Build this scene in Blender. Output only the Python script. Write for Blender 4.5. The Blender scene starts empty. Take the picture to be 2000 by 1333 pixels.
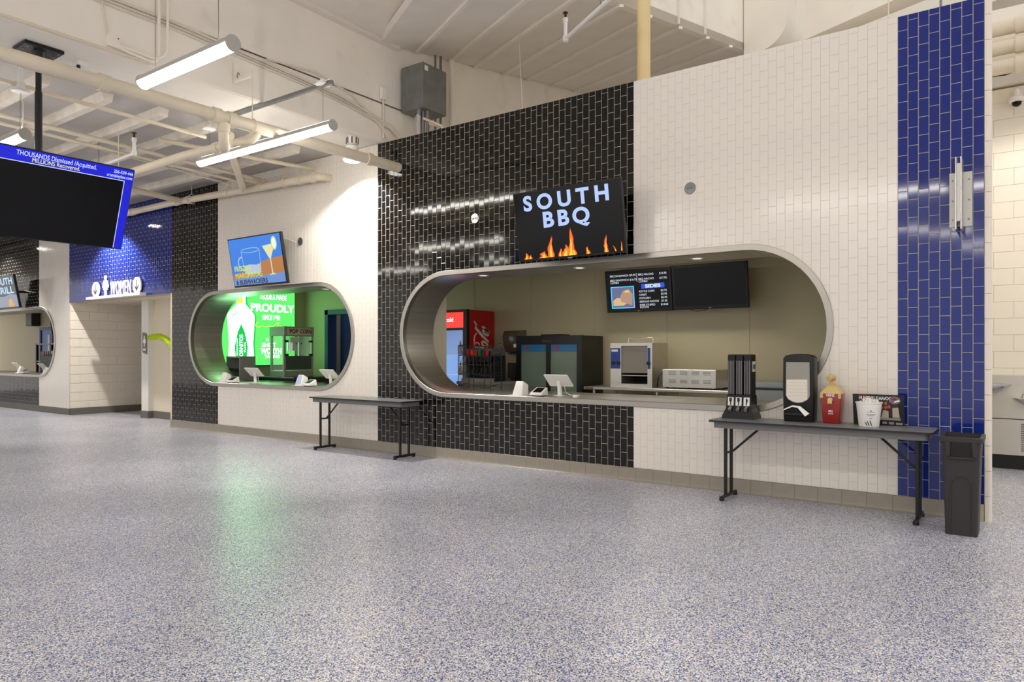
import bpy, bmesh, math, random
from mathutils import Vector, Matrix
random.seed(11)
S = bpy.context.scene
COL = S.collection
PI = math.pi

# ------------------------------------------------------------------ camera
cd = bpy.data.cameras.new('camera'); cam = bpy.data.objects.new('camera', cd); COL.objects.link(cam)
cd.sensor_width = 36.0; cd.lens = 1390 / 2000 * 36; cd.shift_y = 21.5 / 2000
cd.clip_start = 0.05; cd.clip_end = 200
cam.location = (0, -7.02, 1.394); cam.rotation_euler = (PI / 2, 0, math.radians(35.85))
S.camera = cam
# ------------------------------------------------------------------ world, exposure
w = bpy.data.worlds.new('world'); S.world = w; w.use_nodes = True
bg = w.node_tree.nodes['Background']; bg.inputs[0].default_value = (1.0, 0.96, 0.91, 1); bg.inputs[1].default_value = 0.95
vs = S.view_settings
vs.view_transform = 'Standard'; vs.look = 'None'; vs.gamma = 1.0; vs.exposure = 0.08; vs.use_curve_mapping = False
S.cycles.use_denoising = True
S.cycles.max_bounces = 8; S.cycles.diffuse_bounces = 6; S.cycles.glossy_bounces = 4
S.cycles.sample_clamp_indirect = 6.0
TUBE = 26.0            # emission of the fluorescent diffusers
LAMP = (1.0, 0.95, 0.86)

def spot(name, loc, target, power, size, blend, radius, color=LAMP):
    ld = bpy.data.lights.new(name, 'SPOT'); ld.energy = power; ld.spot_size = math.radians(size); ld.spot_blend = blend
    ld.shadow_soft_size = radius; ld.color = color
    o = bpy.data.objects.new(name, ld); COL.objects.link(o); o.location = loc
    o.rotation_euler = (Vector(target) - Vector(loc)).to_track_quat('-Z', 'Y').to_euler()
    return o

# ------------------------------------------------------------------ materials
MATS = {}
def srgb(r, g, b):
    f = lambda c: (c / 255 / 12.92) if c / 255 <= 0.04045 else ((c / 255 + 0.055) / 1.055) ** 2.4
    return (f(r), f(g), f(b))
def mat(name, col=(0.8, 0.8, 0.8), rough=0.5, metal=0.0, emit=None, es=1.0, coat=0.0, noise=0.0, nscale=8.0,
        bump=0.0, bscale=40.0, trans=0.0, alpha=1.0, spec=0.5, stretch=None, dirt=None):
    if name in MATS: return MATS[name]
    m = bpy.data.materials.new(name); m.use_nodes = True
    nt = m.node_tree; N = nt.nodes; L = nt.links; b = N['Principled BSDF']
    b.inputs['Base Color'].default_value = (*col, 1); b.inputs['Roughness'].default_value = rough
    b.inputs['Metallic'].default_value = metal; b.inputs['Coat Weight'].default_value = coat
    b.inputs['Coat Roughness'].default_value = 0.05
    b.inputs['Specular IOR Level'].default_value = spec
    if trans: b.inputs['Transmission Weight'].default_value = trans
    if alpha < 1: b.inputs['Alpha'].default_value = alpha
    if emit:
        b.inputs['Emission Color'].default_value = (*emit, 1); b.inputs['Emission Strength'].default_value = es
    if noise or bump or dirt:
        tc = N.new('ShaderNodeTexCoord'); mp = N.new('ShaderNodeMapping'); L.new(tc.outputs['Object'], mp.inputs[0])
        if stretch: mp.inputs['Scale'].default_value = stretch
    if noise:
        n = N.new('ShaderNodeTexNoise'); n.inputs['Scale'].default_value = nscale; n.inputs['Detail'].default_value = 4
        L.new(mp.outputs[0], n.inputs['Vector'])
        mr = N.new('ShaderNodeMapRange'); mr.inputs[1].default_value = 0.3; mr.inputs[2].default_value = 0.7
        mr.inputs[3].default_value = 1 - noise; mr.inputs[4].default_value = 1 + noise
        L.new(n.outputs[0], mr.inputs[0])
        hs = N.new('ShaderNodeMix'); hs.data_type = 'RGBA'; hs.blend_type = 'MULTIPLY'; hs.inputs[0].default_value = 1
        hs.inputs[6].default_value = (*col, 1)
        L.new(mr.outputs[0], hs.inputs[7]); L.new(hs.outputs[2], b.inputs['Base Color'])
    if dirt:
        n2 = N.new('ShaderNodeTexNoise'); n2.inputs['Scale'].default_value = 2.3; n2.inputs['Detail'].default_value = 8
        L.new(mp.outputs[0], n2.inputs['Vector'])
        cr = N.new('ShaderNodeValToRGB'); cr.color_ramp.elements[0].position = 0.6; cr.color_ramp.elements[1].position = 0.82
        L.new(n2.outputs[0], cr.inputs[0])
        mx = N.new('ShaderNodeMix'); mx.data_type = 'RGBA'; mx.inputs[7].default_value = (*dirt, 1)
        L.new(cr.outputs[0], mx.inputs[0])
        if noise: L.new(hs.outputs[2], mx.inputs[6])
        else: mx.inputs[6].default_value = (*col, 1)
        L.new(mx.outputs[2], b.inputs['Base Color'])
    if bump:
        n3 = N.new('ShaderNodeTexNoise'); n3.inputs['Scale'].default_value = bscale; n3.inputs['Detail'].default_value = 5
        L.new(mp.outputs[0], n3.inputs['Vector'])
        bp = N.new('ShaderNodeBump'); bp.inputs['Strength'].default_value = bump; bp.inputs['Distance'].default_value = 0.01
        L.new(n3.outputs[0], bp.inputs['Height']); L.new(bp.outputs[0], b.inputs['Normal'])
    MATS[name] = m
    return m
def glow(name, rgb, s=1.0):
    c = srgb(*rgb)
    return mat(name, (0.01, 0.01, 0.01), 0.25, emit=c, es=s)
def flake_floor():
    m = bpy.data.materials.new('flake_floor'); m.use_nodes = True
    nt = m.node_tree; N = nt.nodes; L = nt.links; b = N['Principled BSDF']
    tc = N.new('ShaderNodeTexCoord')
    def vor(scale):
        v = N.new('ShaderNodeTexVoronoi'); v.inputs['Scale'].default_value = scale; L.new(tc.outputs['Object'], v.inputs['Vector'])
        s = N.new('ShaderNodeSeparateColor'); L.new(v.outputs['Color'], s.inputs[0]); return s
    a = vor(185); r = N.new('ShaderNodeValToRGB'); r.color_ramp.interpolation = 'CONSTANT'
    e = r.color_ramp.elements
    stops = [(0.0, srgb(48, 64, 142)), (0.17, srgb(140, 154, 200)), (0.34, srgb(236, 236, 238)), (0.58, srgb(224, 211, 194)),
             (0.72, srgb(186, 190, 204)), (0.80, srgb(253, 252, 251)), (0.91, srgb(56, 58, 74))]
    e[0].position = 0; e[0].color = (*stops[0][1], 1); e[1].position = stops[1][0]; e[1].color = (*stops[1][1], 1)
    for p, c in stops[2:]:
        x = e.new(p); x.color = (*c, 1)
    L.new(a.outputs[0], r.inputs[0])
    n = N.new('ShaderNodeTexNoise'); n.inputs['Scale'].default_value = 0.9; n.inputs['Detail'].default_value = 3
    L.new(tc.outputs['Object'], n.inputs['Vector'])
    mr = N.new('ShaderNodeMapRange'); mr.inputs[1].default_value = 0.35; mr.inputs[2].default_value = 0.65
    mr.inputs[3].default_value = 0.9; mr.inputs[4].default_value = 1.06; L.new(n.outputs[0], mr.inputs[0])
    mx = N.new('ShaderNodeMix'); mx.data_type = 'RGBA'; mx.blend_type = 'MULTIPLY'; mx.inputs[0].default_value = 1
    L.new(r.outputs[0], mx.inputs[6]); L.new(mr.outputs[0], mx.inputs[7]); L.new(mx.outputs[2], b.inputs['Base Color'])
    b.inputs['Roughness'].default_value = 0.3; b.inputs['Specular IOR Level'].default_value = 0.5
    bp = N.new('ShaderNodeBump'); bp.inputs['Strength'].default_value = 0.25; bp.inputs['Distance'].default_value = 0.004
    L.new(a.outputs[1], bp.inputs['Height']); L.new(bp.outputs[0], b.inputs['Normal'])
    return m
M_floor = flake_floor()
M_white = mat('white_glazed_tile', srgb(236, 230, 220), 0.16, coat=0.0)
M_black = mat('black_glazed_tile', (0.004, 0.004, 0.0045), 0.07, spec=0.4)
M_blue = mat('blue_glazed_tile', srgb(20, 42, 124), 0.07)
M_gwhite = mat('pale_grout', srgb(212, 203, 188), 0.8)
M_gdark = mat('cream_grout', srgb(196, 184, 160), 0.8)
M_base = mat('taupe_cove_tile', srgb(150, 143, 130), 0.35, noise=0.08, nscale=5)
M_steel = mat('brushed_steel', (0.43, 0.405, 0.365), 0.33, 1.0)
M_lining = mat('brushed_steel_lining', (0.64, 0.61, 0.56), 0.4, 0.97, noise=0.14, nscale=1.0, stretch=(16, 0.25, 16))
M_steel2 = mat('satin_steel', (0.60, 0.58, 0.54), 0.36, 0.9, noise=0.02, nscale=6)
M_galv = mat('galvanised_sheet', (0.26, 0.27, 0.27), 0.48, 0.85, noise=0.12, nscale=6)
M_chrome = mat('chrome', (0.75, 0.75, 0.75), 0.12, 1.0)
M_conc = mat('painted_concrete', srgb(242, 236, 226), 0.8, noise=0.04, nscale=1.5, dirt=srgb(228, 219, 205), bump=0.15, bscale=14)
M_deck = mat('painted_deck', srgb(188, 184, 179), 0.85, noise=0.05, nscale=1.2, bump=0.15, bscale=10)
M_joist = mat('painted_joist', srgb(226, 218, 206), 0.8, noise=0.08, nscale=7, bump=0.3, bscale=20)
M_pipe = mat('cream_painted_pipe', srgb(226, 214, 192), 0.45, noise=0.05, nscale=3, dirt=srgb(200, 178, 140))
M_ypipe = mat('yellowed_painted_pipe', srgb(226, 202, 150), 0.5, noise=0.06, nscale=3)
M_panel = mat('painted_panel', srgb(232, 226, 218), 0.7, noise=0.03, nscale=2)
M_kwall = mat('kitchen_wall_panel', srgb(198, 188, 156), 0.5)
M_block = mat('painted_block', srgb(236, 228, 214), 0.55, bump=0.1, bscale=50)
M_partition = mat('painted_partition', srgb(224, 214, 192), 0.6)
M_grey_base = mat('grey_rubber_base', srgb(104, 101, 94), 0.6)
M_bplastic = mat('black_plastic', (0.007, 0.007, 0.008), 0.35, spec=0.35)
M_bmetal = mat('black_metal', (0.010, 0.010, 0.011), 0.4, spec=0.4)
M_charcoal = mat('charcoal_plastic', srgb(58, 56, 55), 0.5, bump=0.1, bscale=300, spec=0.3)
M_laminate = mat('grey_laminate', srgb(124, 126, 128), 0.35, noise=0.04, nscale=60)
M_apron = mat('grey_painted_apron', srgb(110, 110, 110), 0.45)
M_edge = mat('black_edge_band', (0.012, 0.012, 0.013), 0.45)
M_wplastic = mat('white_plastic', srgb(236, 234, 230), 0.35)
M_screen = mat('black_screen', (0.003, 0.003, 0.004), 0.18, spec=0.3)
M_lightgrey = mat('grey_lamp_housing', srgb(176, 174, 168), 0.4)
M_tube = mat('lit_diffuser', (0.9, 0.9, 0.9), 0.4, emit=(1.0, 0.95, 0.87), es=TUBE)
M_cord = mat('white_cord', srgb(222, 214, 200), 0.6)
M_bcord = mat('black_cord', (0.01, 0.01, 0.01), 0.5)
M_glass = mat('clear_glass', (0.9, 0.95, 0.93), 0.03, alpha=0.16)
M_wletter = mat('white_lettering', srgb(245, 243, 240), 0.45)
M_dark = mat('dark_gap', (0.015, 0.013, 0.011), 0.9)

# ------------------------------------------------------------------ mesh helpers
class MB:
    def __init__(s): s.v = []; s.f = []
    def add(s, vs, fs):
        n = len(s.v); s.v += [tuple(p) for p in vs]; s.f += [tuple(i + n for i in f) for f in fs]; return s
    def box(s, x0, x1, y0, y1, z0, z1):
        return s.add([(x0, y0, z0), (x1, y0, z0), (x1, y1, z0), (x0, y1, z0), (x0, y0, z1), (x1, y0, z1), (x1, y1, z1), (x0, y1, z1)],
                     [(3, 2, 1, 0), (4, 5, 6, 7), (0, 1, 5, 4), (1, 2, 6, 5), (2, 3, 7, 6), (3, 0, 4, 7)])
    def hexa(s, bot, top):
        return s.add(list(bot) + list(top), [(3, 2, 1, 0), (4, 5, 6, 7), (0, 1, 5, 4), (1, 2, 6, 5), (2, 3, 7, 6), (3, 0, 4, 7)])
    def cyl(s, p0, p1, r0, r1=None, n=16, cap=True):
        p0 = Vector(p0); p1 = Vector(p1); r1 = r0 if r1 is None else r1
        d = (p1 - p0).normalized(); a = d.orthogonal().normalized(); b = d.cross(a)
        vs = []
        for p, r in ((p0, r0), (p1, r1)):
            for k in range(n):
                t = 2 * PI * k / n; vs.append(p + a * (r * math.cos(t)) + b * (r * math.sin(t)))
        fs = [(k, (k + 1) % n, n + (k + 1) % n, n + k) for k in range(n)]
        if cap: fs += [tuple(range(n - 1, -1, -1)), tuple(range(n, 2 * n))]
        return s.add(vs, fs)
    def tube(s, pts, r, n=8, closed=False):
        P = [Vector(p) for p in pts]; m = len(P); vs = []; prev = None
        for i in range(m):
            if closed: d = P[(i + 1) % m] - P[i - 1]
            else: d = P[min(i + 1, m - 1)] - P[max(i - 1, 0)]
            d.normalize()
            if prev is None: a = d.orthogonal().normalized()
            else:
                a = prev - d * prev.dot(d)
                a = a.normalized() if a.length > 1e-6 else d.orthogonal().normalized()
            prev = a; b = d.cross(a)
            rr = r[i] if isinstance(r, (list, tuple)) else r
            for k in range(n):
                t = 2 * PI * k / n; vs.append(P[i] + a * (rr * math.cos(t)) + b * (rr * math.sin(t)))
        fs = []
        for i in range(m if closed else m - 1):
            j = (i + 1) % m
            for k in range(n): fs.append((i * n + k, i * n + (k + 1) % n, j * n + (k + 1) % n, j * n + k))
        if not closed: fs += [tuple(range(n - 1, -1, -1)), tuple(range((m - 1) * n, m * n))]
        return s.add(vs, fs)
    def lathe(s, prof, c=(0, 0, 0), n=20):
        vs = []
        for r, z in prof:
            for k in range(n):
                t = 2 * PI * k / n; vs.append((c[0] + r * math.cos(t), c[1] + r * math.sin(t), c[2] + z))
        m = len(prof)
        fs = [(i * n + k, i * n + (k + 1) % n, (i + 1) * n + (k + 1) % n, (i + 1) * n + k) for i in range(m - 1) for k in range(n)]
        fs += [tuple(range(n - 1, -1, -1)), tuple(range((m - 1) * n, m * n))]
        return s.add(vs, fs)
    def prism(s, poly, a, b, axis='y'):
        mp = {'y': lambda p, t: (p[0], t, p[1]), 'x': lambda p, t: (t, p[0], p[1]), 'z': lambda p, t: (p[0], p[1], t)}[axis]
        n = len(poly)
        vs = [mp(p, a) for p in poly] + [mp(p, b) for p in poly]
        fs = [(k, (k + 1) % n, n + (k + 1) % n, n + k) for k in range(n)] + [tuple(range(n - 1, -1, -1)), tuple(range(n, 2 * n))]
        return s.add(vs, fs)
    def flat(s, poly, y=0.0): return s.add([(p[0], y, p[1]) for p in poly], [tuple(range(len(poly)))])
    def build(s, name, m, parent=None, loc=None, rot=None, bevel=0.0, seg=1, smooth=0, fixn=True):
        me = bpy.data.meshes.new(name)
        me.from_pydata(s.v, [], s.f)
        if fixn or bevel:
            bm = bmesh.new(); bm.from_mesh(me)
            if fixn: bmesh.ops.recalc_face_normals(bm, faces=bm.faces)
            if bevel:
                ed = [e for e in bm.edges if len(e.link_faces) == 2 and e.calc_face_angle(0) > 0.6]
                bmesh.ops.bevel(bm, geom=ed, offset=bevel, segments=seg, affect='EDGES', profile=0.5)
            bm.to_mesh(me); bm.free()
        if smooth:
            for p in me.polygons: p.use_smooth = True
            me.set_sharp_from_angle(angle=math.radians(smooth))
        me.materials.append(m)
        return link(name, me, parent, loc, rot)
def link(name, me, parent=None, loc=None, rot=None):
    o = bpy.data.objects.new(name, me); COL.objects.link(o)
    if parent: o.parent = parent
    if loc: o.location = loc
    if rot: o.rotation_euler = rot
    return o
def tag(o, label=None, cat=None, group=None, kind=None):
    if label: o['label'] = label
    if cat: o['category'] = cat
    if group: o['group'] = group
    if kind: o['kind'] = kind
    return o
def thing(name, label, cat, loc=(0, 0, 0), rot=None, group=None):
    o = bpy.data.objects.new(name, None); COL.objects.link(o); o.location = loc; o.empty_display_size = 0.1
    if rot: o.rotation_euler = rot
    return tag(o, label, cat, group)
def struct(o, label): return tag(o, label, kind='structure')
def sroot(name, label, loc=(0, 0, 0)):
    o = bpy.data.objects.new(name, None); COL.objects.link(o); o.location = loc; o.empty_display_size = 0.1
    return struct(o, label)
def text(name, body, m, parent, x, z, size, y=0.0, width=None, align='CENTER', offset=0.0, depth=0.0, rot=(PI / 2, 0, 0), shear=0.0, sp=1.0):
    bold = offset * size if 'M' in body else 0.0
    if bold: offset = 0.0
    cu = bpy.data.curves.new(name, 'FONT'); cu.body = body; cu.size = size; cu.align_x = align; cu.offset = offset * size
    cu.extrude = depth; cu.shear = shear; cu.space_character = sp; cu.resolution_u = 6
    t = bpy.data.objects.new(name, cu)
    me = bpy.data.meshes.new_from_object(t)
    bpy.data.objects.remove(t); bpy.data.curves.remove(cu)
    me.materials.clear(); me.materials.append(m)
    if width and len(me.vertices):
        xs = [v.co.x for v in me.vertices]; s = width / (max(xs) - min(xs))
        for v in me.vertices: v.co.x *= s
    if bold:
        bm = bmesh.new(); bm.from_mesh(me); g = bm.verts[:] + bm.edges[:] + bm.faces[:]
        dup = bmesh.ops.duplicate(bm, geom=g)['geom']; bmesh.ops.translate(bm, vec=(bold * 1.4, 0, bold * 0.02), verts=[e for e in dup if isinstance(e, bmesh.types.BMVert)])
        bm.to_mesh(me); bm.free()
    me.name = name
    return link(name, me, parent, (x, y, z), rot)
def copy_tree(o, parent=None):
    c = o.copy(); COL.objects.link(c)
    if parent: c.parent = parent
    for ch in list(o.children): copy_tree(ch, c)
    return c
def rrect(x0, x1, z0, z1, r, n=4):
    P = []
    for cx, cz, a in ((x1 - r, z0 + r, -PI / 2), (x1 - r, z1 - r, 0), (x0 + r, z1 - r, PI / 2), (x0 + r, z0 + r, PI)):
        for k in range(n + 1):
            t = a + PI / 2 * k / n; P.append((cx + r * math.cos(t), cz + r * math.sin(t)))
    return P
def arc(cx, cz, r, a0, a1, n=8): return [(cx + r * math.cos(a0 + (a1 - a0) * k / n), cz + r * math.sin(a0 + (a1 - a0) * k / n)) for k in range(n + 1)]
def bend(pts, r, n=5):
    """polyline with rounded corners"""
    P = [Vector(p) for p in pts]; out = [P[0]]
    for i in range(1, len(P) - 1):
        a = (P[i - 1] - P[i]); b = (P[i + 1] - P[i]); q = min(r, a.length * 0.45, b.length * 0.45)
        p0 = P[i] + a.normalized() * q; p1 = P[i] + b.normalized() * q
        for k in range(n + 1):
            t = k / n; out.append(p0 * (1 - t) ** 2 + P[i] * (2 * t * (1 - t)) + p1 * t * t)
    return out + [P[-1]]

# =================================================================== THE SETTING
struct(MB().box(-30, 10, -16, 7.2, -0.1, 0).build('floor', M_floor), 'blue and beige flaked seamless concourse floor')

# ---- tiled front wall: vertical running bond, column c starts at X0 + c*CW
X0, CW, PH, ZB, ZT = -7.404, 0.079178, 0.156, 0.141, 4.324
ZC, RO = 1.6285, 0.8275           # centre height and outer radius of the round-ended service openings
RCLIP = RO - 0.03
OPEN = {'bbq': (-6.962, -1.429), 'bar': (-12.273, -7.88), 'grill': (-24.4, -17.831)}
def colx(c): return X0 + CW * c
def hole_z(x, h, R):
    a, b = h[0] + (RO - R), h[1] - (RO - R)
    if x <= a or x >= b: return None
    if x < a + R: d = a + R - x
    elif x > b - R: d = x - (b - R)
    else: d = 0
    q = math.sqrt(max(0, R * R - d * d)); return (ZC - q, ZC + q)
def slab(name, label, c0, c1, z0, z1, hole, m, y0=0.0, y1=0.25):
    xa, xb = colx(c0), colx(c1); xs = {xa, xb}
    if hole:
        a, b = hole[0] + 0.03, hole[1] - 0.03
        for k in range(0, 33):
            t = PI / 2 * k / 32
            for x in (a + RCLIP - RCLIP * math.cos(t), b - RCLIP + RCLIP * math.cos(t)):
                if xa < x < xb: xs.add(x)
    xs = sorted(xs); mb = MB()
    for p, q in zip(xs, xs[1:]):
        mid = hole_z((p + q) / 2, hole, RCLIP) if hole else None
        if not mid: rs = [(z0, z0, z1, z1)]
        else:
            hp = hole_z(p, hole, RCLIP) or (ZC, ZC); hq = hole_z(q, hole, RCLIP) or (ZC, ZC)
            rs = [(z0, z0, hq[0], hp[0]), (hp[1], hq[1], z1, z1)]
        for a0, b0, b1, a1 in rs:
            for y in (y0, y1): mb.add([(p, y, a0), (q, y, b0), (q, y, b1), (p, y, a1)], [(0, 1, 2, 3) if y == y0 else (3, 2, 1, 0)])
    mb.add([(xa, y0, z1), (xb, y0, z1), (xb, y1, z1), (xa, y1, z1)], [(0, 1, 2, 3)])
    mb.add([(xa, y0, z0), (xb, y0, z0), (xb, y1, z0), (xa, y1, z0)], [(3, 2, 1, 0)])
    for x in (xa, xb):
        h = hole_z(x, hole, RCLIP) if hole else None
        for p, q in ([(z0, h[0]), (h[1], z1)] if h else [(z0, z1)]):
            mb.add([(x, y0, p), (x, y1, p), (x, y1, q), (x, y0, q)], [(0, 1, 2, 3)])
    return struct(mb.build(name, m, fixn=False), label)
TILE_ME = {}
def tile_solid(poly, yf=-0.0022, ch=0.0015):
    n = len(poly); cx = sum(p[0] for p in poly) / n; cz = sum(p[1] for p in poly) / n
    hx = max(abs(p[0] - cx) for p in poly); hz = max(abs(p[1] - cz) for p in poly)
    ins = [(cx + (p[0] - cx) * max(0.3, 1 - ch / max(hx, 1e-4)), cz + (p[1] - cz) * max(0.3, 1 - ch / max(hz, 1e-4))) for p in poly]
    v = [(p[0], 0.005, p[1]) for p in poly] + [(p[0], yf + ch * 0.6, p[1]) for p in poly] + [(p[0], yf, p[1]) for p in ins]
    f = [(k, (k + 1) % n, n + (k + 1) % n, n + k) for k in range(n)] + [(n + k, n + (k + 1) % n, 2 * n + (k + 1) % n, 2 * n + k) for k in range(n)]
    f += [tuple(range(2 * n, 3 * n))]
    return v, f
def tiles(wall, c0, c1, z0, z1, hole, m, singles, gap=0.0045, jit=0.006):
    """every tile with its own edges; the `singles` nearest the camera are objects, the others one joined part"""
    full = []; cut = []
    for c in range(c0, c1):
        xa, xb = colx(c) + gap / 2, colx(c + 1) - gap / 2
        zs = ZB - (PH / 2 if c % 2 else 0) + (PH if False else 0)
        z = zs
        while z < z1 - 0.004:
            a, b = max(z + gap / 2, z0), min(z + PH - gap / 2, z1)
            z += PH
            if b - a < 0.012: continue
            if hole:
                hs = [hole_z(xa + (xb - xa) * k / 6, hole, RCLIP) for k in range(7)]
                if any(h and h[0] < b and h[1] > a for h in hs):
                    lo = []; hi = []
                    for k in range(7):
                        x = xa + (xb - xa) * k / 6; h = hs[k]
                        lo.append((x, b if not h else min(b, max(a, h[0])))); hi.append((x, a if not h else max(a, min(b, h[1]))))
                    one_sided = [k for k in range(7) if not hs[k]]
                    for curve, below in ((lo, True), (hi, False)):
                        pts = [p for p in curve if (p[1] > a + 0.004 if below else p[1] < b - 0.004)]
                        if len(pts) < 2: continue
                        if not below and one_sided:      # full-height slice already belongs to the lower piece
                            pts = [p for p, h in zip(curve, hs) if h and p[1] < b - 0.004]
                            if len(pts) < 2: continue
                        poly = [(pts[0][0], a), (pts[-1][0], a)] + pts[::-1] if below else pts + [(pts[-1][0], b), (pts[0][0], b)]
                        cut.append(poly)
                    continue
            full.append((xa, xb, a, b))
    full.sort(key=lambda t: -t[0]); one = full[:singles]; rest = full[singles:]
    for xa, xb, a, b in one:
        key = (round(xb - xa, 4), round(b - a, 3), m.name)
        if key not in TILE_ME:
            hx, hz = (xb - xa) / 2, (b - a) / 2
            v, f = tile_solid([(-hx, -hz), (hx, -hz), (hx, hz), (-hx, hz)])
            me = bpy.data.meshes.new('tile'); me.from_pydata(v, [], f); me.materials.append(m); TILE_ME[key] = me
        o = link('tile', TILE_ME[key], wall, ((xa + xb) / 2, 0, (a + b) / 2))
        o.rotation_euler = (random.uniform(-jit, jit), 0, random.uniform(-jit, jit))
    mb = MB()
    for poly in [[(xa, a), (xb, a), (xb, b), (xa, b)] for xa, xb, a, b in rest] + cut:
        v, f = tile_solid(poly); cx = sum(p[0] for p in poly) / len(poly); cz = sum(p[1] for p in poly) / len(poly)
        rx, rz = random.uniform(-jit, jit), random.uniform(-jit, jit)
        mb.add([(x, y + (rz * (x - cx) - rx * (z - cz) if y < 0 else 0), z) for x, y, z in v], f)
    if mb.v:
        tag(mb.build('tile_field', m, wall, fixn=False), kind='stuff')
WALLS = [
    ('wall_right', 'blue glazed tile strip at the right end of the front wall', 82, 90, ZB, ZT, None, M_gdark, M_blue, 300, 0.005),
    ('wall_front_white', 'white glazed tile wall around the right half of the barbecue window', 50, 82, ZB, ZT, 'bbq', M_gwhite, M_white, 300, 0.003),
    ('wall_front_black', 'black glazed tile wall around the left half of the barbecue window', 0, 50, ZB, ZT, 'bbq', M_gdark, M_black, 300, 0.005),
    ('wall_center', 'white glazed tile wall around the green lit bar window', -50, 0, ZB, ZT, 'bar', M_gwhite, M_white, 0, 0.003),
    ('wall_center_black', 'black glazed tile strip between the bar window and the restroom passage', -69, -50, ZB, ZT, 'bar', M_gdark, M_black, 0, 0.005),
    ('wall_header', 'blue glazed tile header over the restroom passage', -123, -69, 2.49, ZT, None, M_gdark, M_blue, 0, 0.005),
    ('wall_left', 'white glazed tile strip left of the restroom passage', -143, -123, ZB, ZT, 'grill', M_gwhite, M_white, 0, 0.003),
    ('wall_left_black', 'black glazed tile wall around the grill window', -225, -143, ZB, ZT, 'grill', M_gdark, M_black, 0, 0.005)]
for nm, lb, c0, c1, z0, z1, h, mg, mt, n1, gap in WALLS:
    wl = slab(nm, lb, c0, c1, z0, z1, OPEN[h] if h else None, mg)
    tiles(wl, c0, c1, z0, z1, OPEN[h] if h else None, mt, n1, gap)
# bullnose end of the wall
tr = sroot('trim_4', 'white bullnose block column ending the tiled wall', (-0.278, 0, 0))
for k in range(21):
    z0, z1 = 0.0 + k * 0.2085, 0.2085 * k + 0.2055
    z1 = min(z1, ZT)
    if z1 <= z0: break
    P = [(0.002, 0.12), (0.002, -0.006)] + [(0.022 + 0.026 * math.cos(t), 0.020 + 0.026 * math.sin(t)) for t in [(-PI / 2) + PI / 2 * j / 5 for j in range(6)]] + [(0.048, 0.12)]
    MB().prism(P, z0, z1, 'z').build('bullnose_block', M_block, tr, smooth=40)
# cove base tiles
def cove(root, xa, xb, pitch=0.206):
    prof = [(0.02, 0.0), (0.02, 0.139), (-0.010, 0.139), (-0.013, 0.136), (-0.013, 0.035), (-0.017, 0.016), (-0.026, 0.005), (-0.038, 0.0)]
    n = int(round((xb - xa) / pitch)); me = None
    for k in range(n):
        if me is None:
            o = MB().prism(prof, 0.0015, pitch - 0.0015, 'x').build('base_tile', M_base, root, smooth=35); me = o.data
        else: o = link('base_tile', me, root)
        o.location = (xa + k * pitch - root.location.x, 0, 0)
        o.scale.x = (xb - xa) / (n * pitch)
cv = sroot('baseboard_front', 'taupe ceramic cove base along the tiled wall'); cove(cv, colx(-69) - 0.03, -0.278)
MB().box(colx(-69), -0.28, 0.004, 0.25, 0, ZB).build('wall_footing', M_gdark, cv)
cv = sroot('baseboard_left', 'grey base under the grill wall')
MB().box(colx(-225), colx(-123), -0.012, 0.25, 0, ZB).build('base_strip', M_grey_base, cv, bevel=0.004)

# ---- steel lined service openings
def opening(idx, key, label, depth=0.6):
    a, b = OPEN[key]
    tr = sroot('trim_%d' % idx, label, ((a + b) / 2, 0, 0)); cx = (a + b) / 2
    def ring(R, y, n=24):
        o = RO - R; P = []
        for k in range(n + 1):
            t = -PI / 2 + PI * k / n; P.append((b - o - R + R * math.cos(t) - cx, y, ZC + R * math.sin(t)))
        for k in range(n + 1):
            t = PI / 2 + PI * k / n; P.append((a + o + R + R * math.cos(t) - cx, y, ZC + R * math.sin(t)))
        return P
    def loft(rings):
        mb = MB(); n = len(rings[0])
        for r in rings: mb.v += r
        for i in range(len(rings) - 1):
            for k in range(n): mb.f.append((i * n + k, i * n + (k + 1) % n, (i + 1) * n + (k + 1) % n, (i + 1) * n + k))
        return mb
    RI = RO - 0.062
    loft([ring(RO, 0.004), ring(RO, -0.016), ring(RO - 0.004, -0.02), ring(RI + 0.004, -0.02), ring(RI, -0.016), ring(RI, 0.05)]).build('front_flange', M_steel, tr, smooth=35, fixn=False)
    loft([ring(RI, 0.05), ring(RI, depth), ring(RI + 0.02, depth), ring(RI + 0.02, 0.05)]).build('tunnel_lining', M_lining, tr, smooth=35, fixn=False)
    return tr
opening(1, 'bbq', 'brushed steel round-ended lining of the barbecue window')
opening(2, 'bar', 'brushed steel round-ended lining of the green bar window')
opening(3, 'grill', 'brushed steel round-ended lining of the grill window')

# ---- back-of-house rooms behind the openings
kb = struct(MB().box(-11.1, -0.6, 2.9, 3.0, 0, 2.75).box(-12.85, -12.03, 2.9, 3.0, 0, 2.75).box(-12.03, -11.1, 2.9, 3.0, 2.28, 2.75).build('wall_kitchen_back', M_kwall), 'plain beige panelled back wall of the kitchens')
for x in (-10.4, -9.2, -8.0, -6.78, -5.56, -4.34, -3.12, -1.9):
    MB().box(x - 0.012, x + 0.012, 2.894, 2.9, 0, 2.75).build('panel_joint', M_kwall, kb)
struct(MB().box(-0.7, -0.6, 0.25, 2.9, 0, 2.75).build('wall_kitchen_right', M_kwall), 'plain side wall of the barbecue kitchen')
struct(MB().box(-7.12, -7.0, 0.25, 1.0, 0, 2.75).build('wall_kitchen_partition', M_partition), 'short beige partition between bar and barbecue kitchen')
struct(MB().box(-12.85, -12.75, 0.25, 3.0, 0, 2.75).build('wall_kitchen_left', M_kwall), 'side wall of the bar carrying the lit poster')
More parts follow.
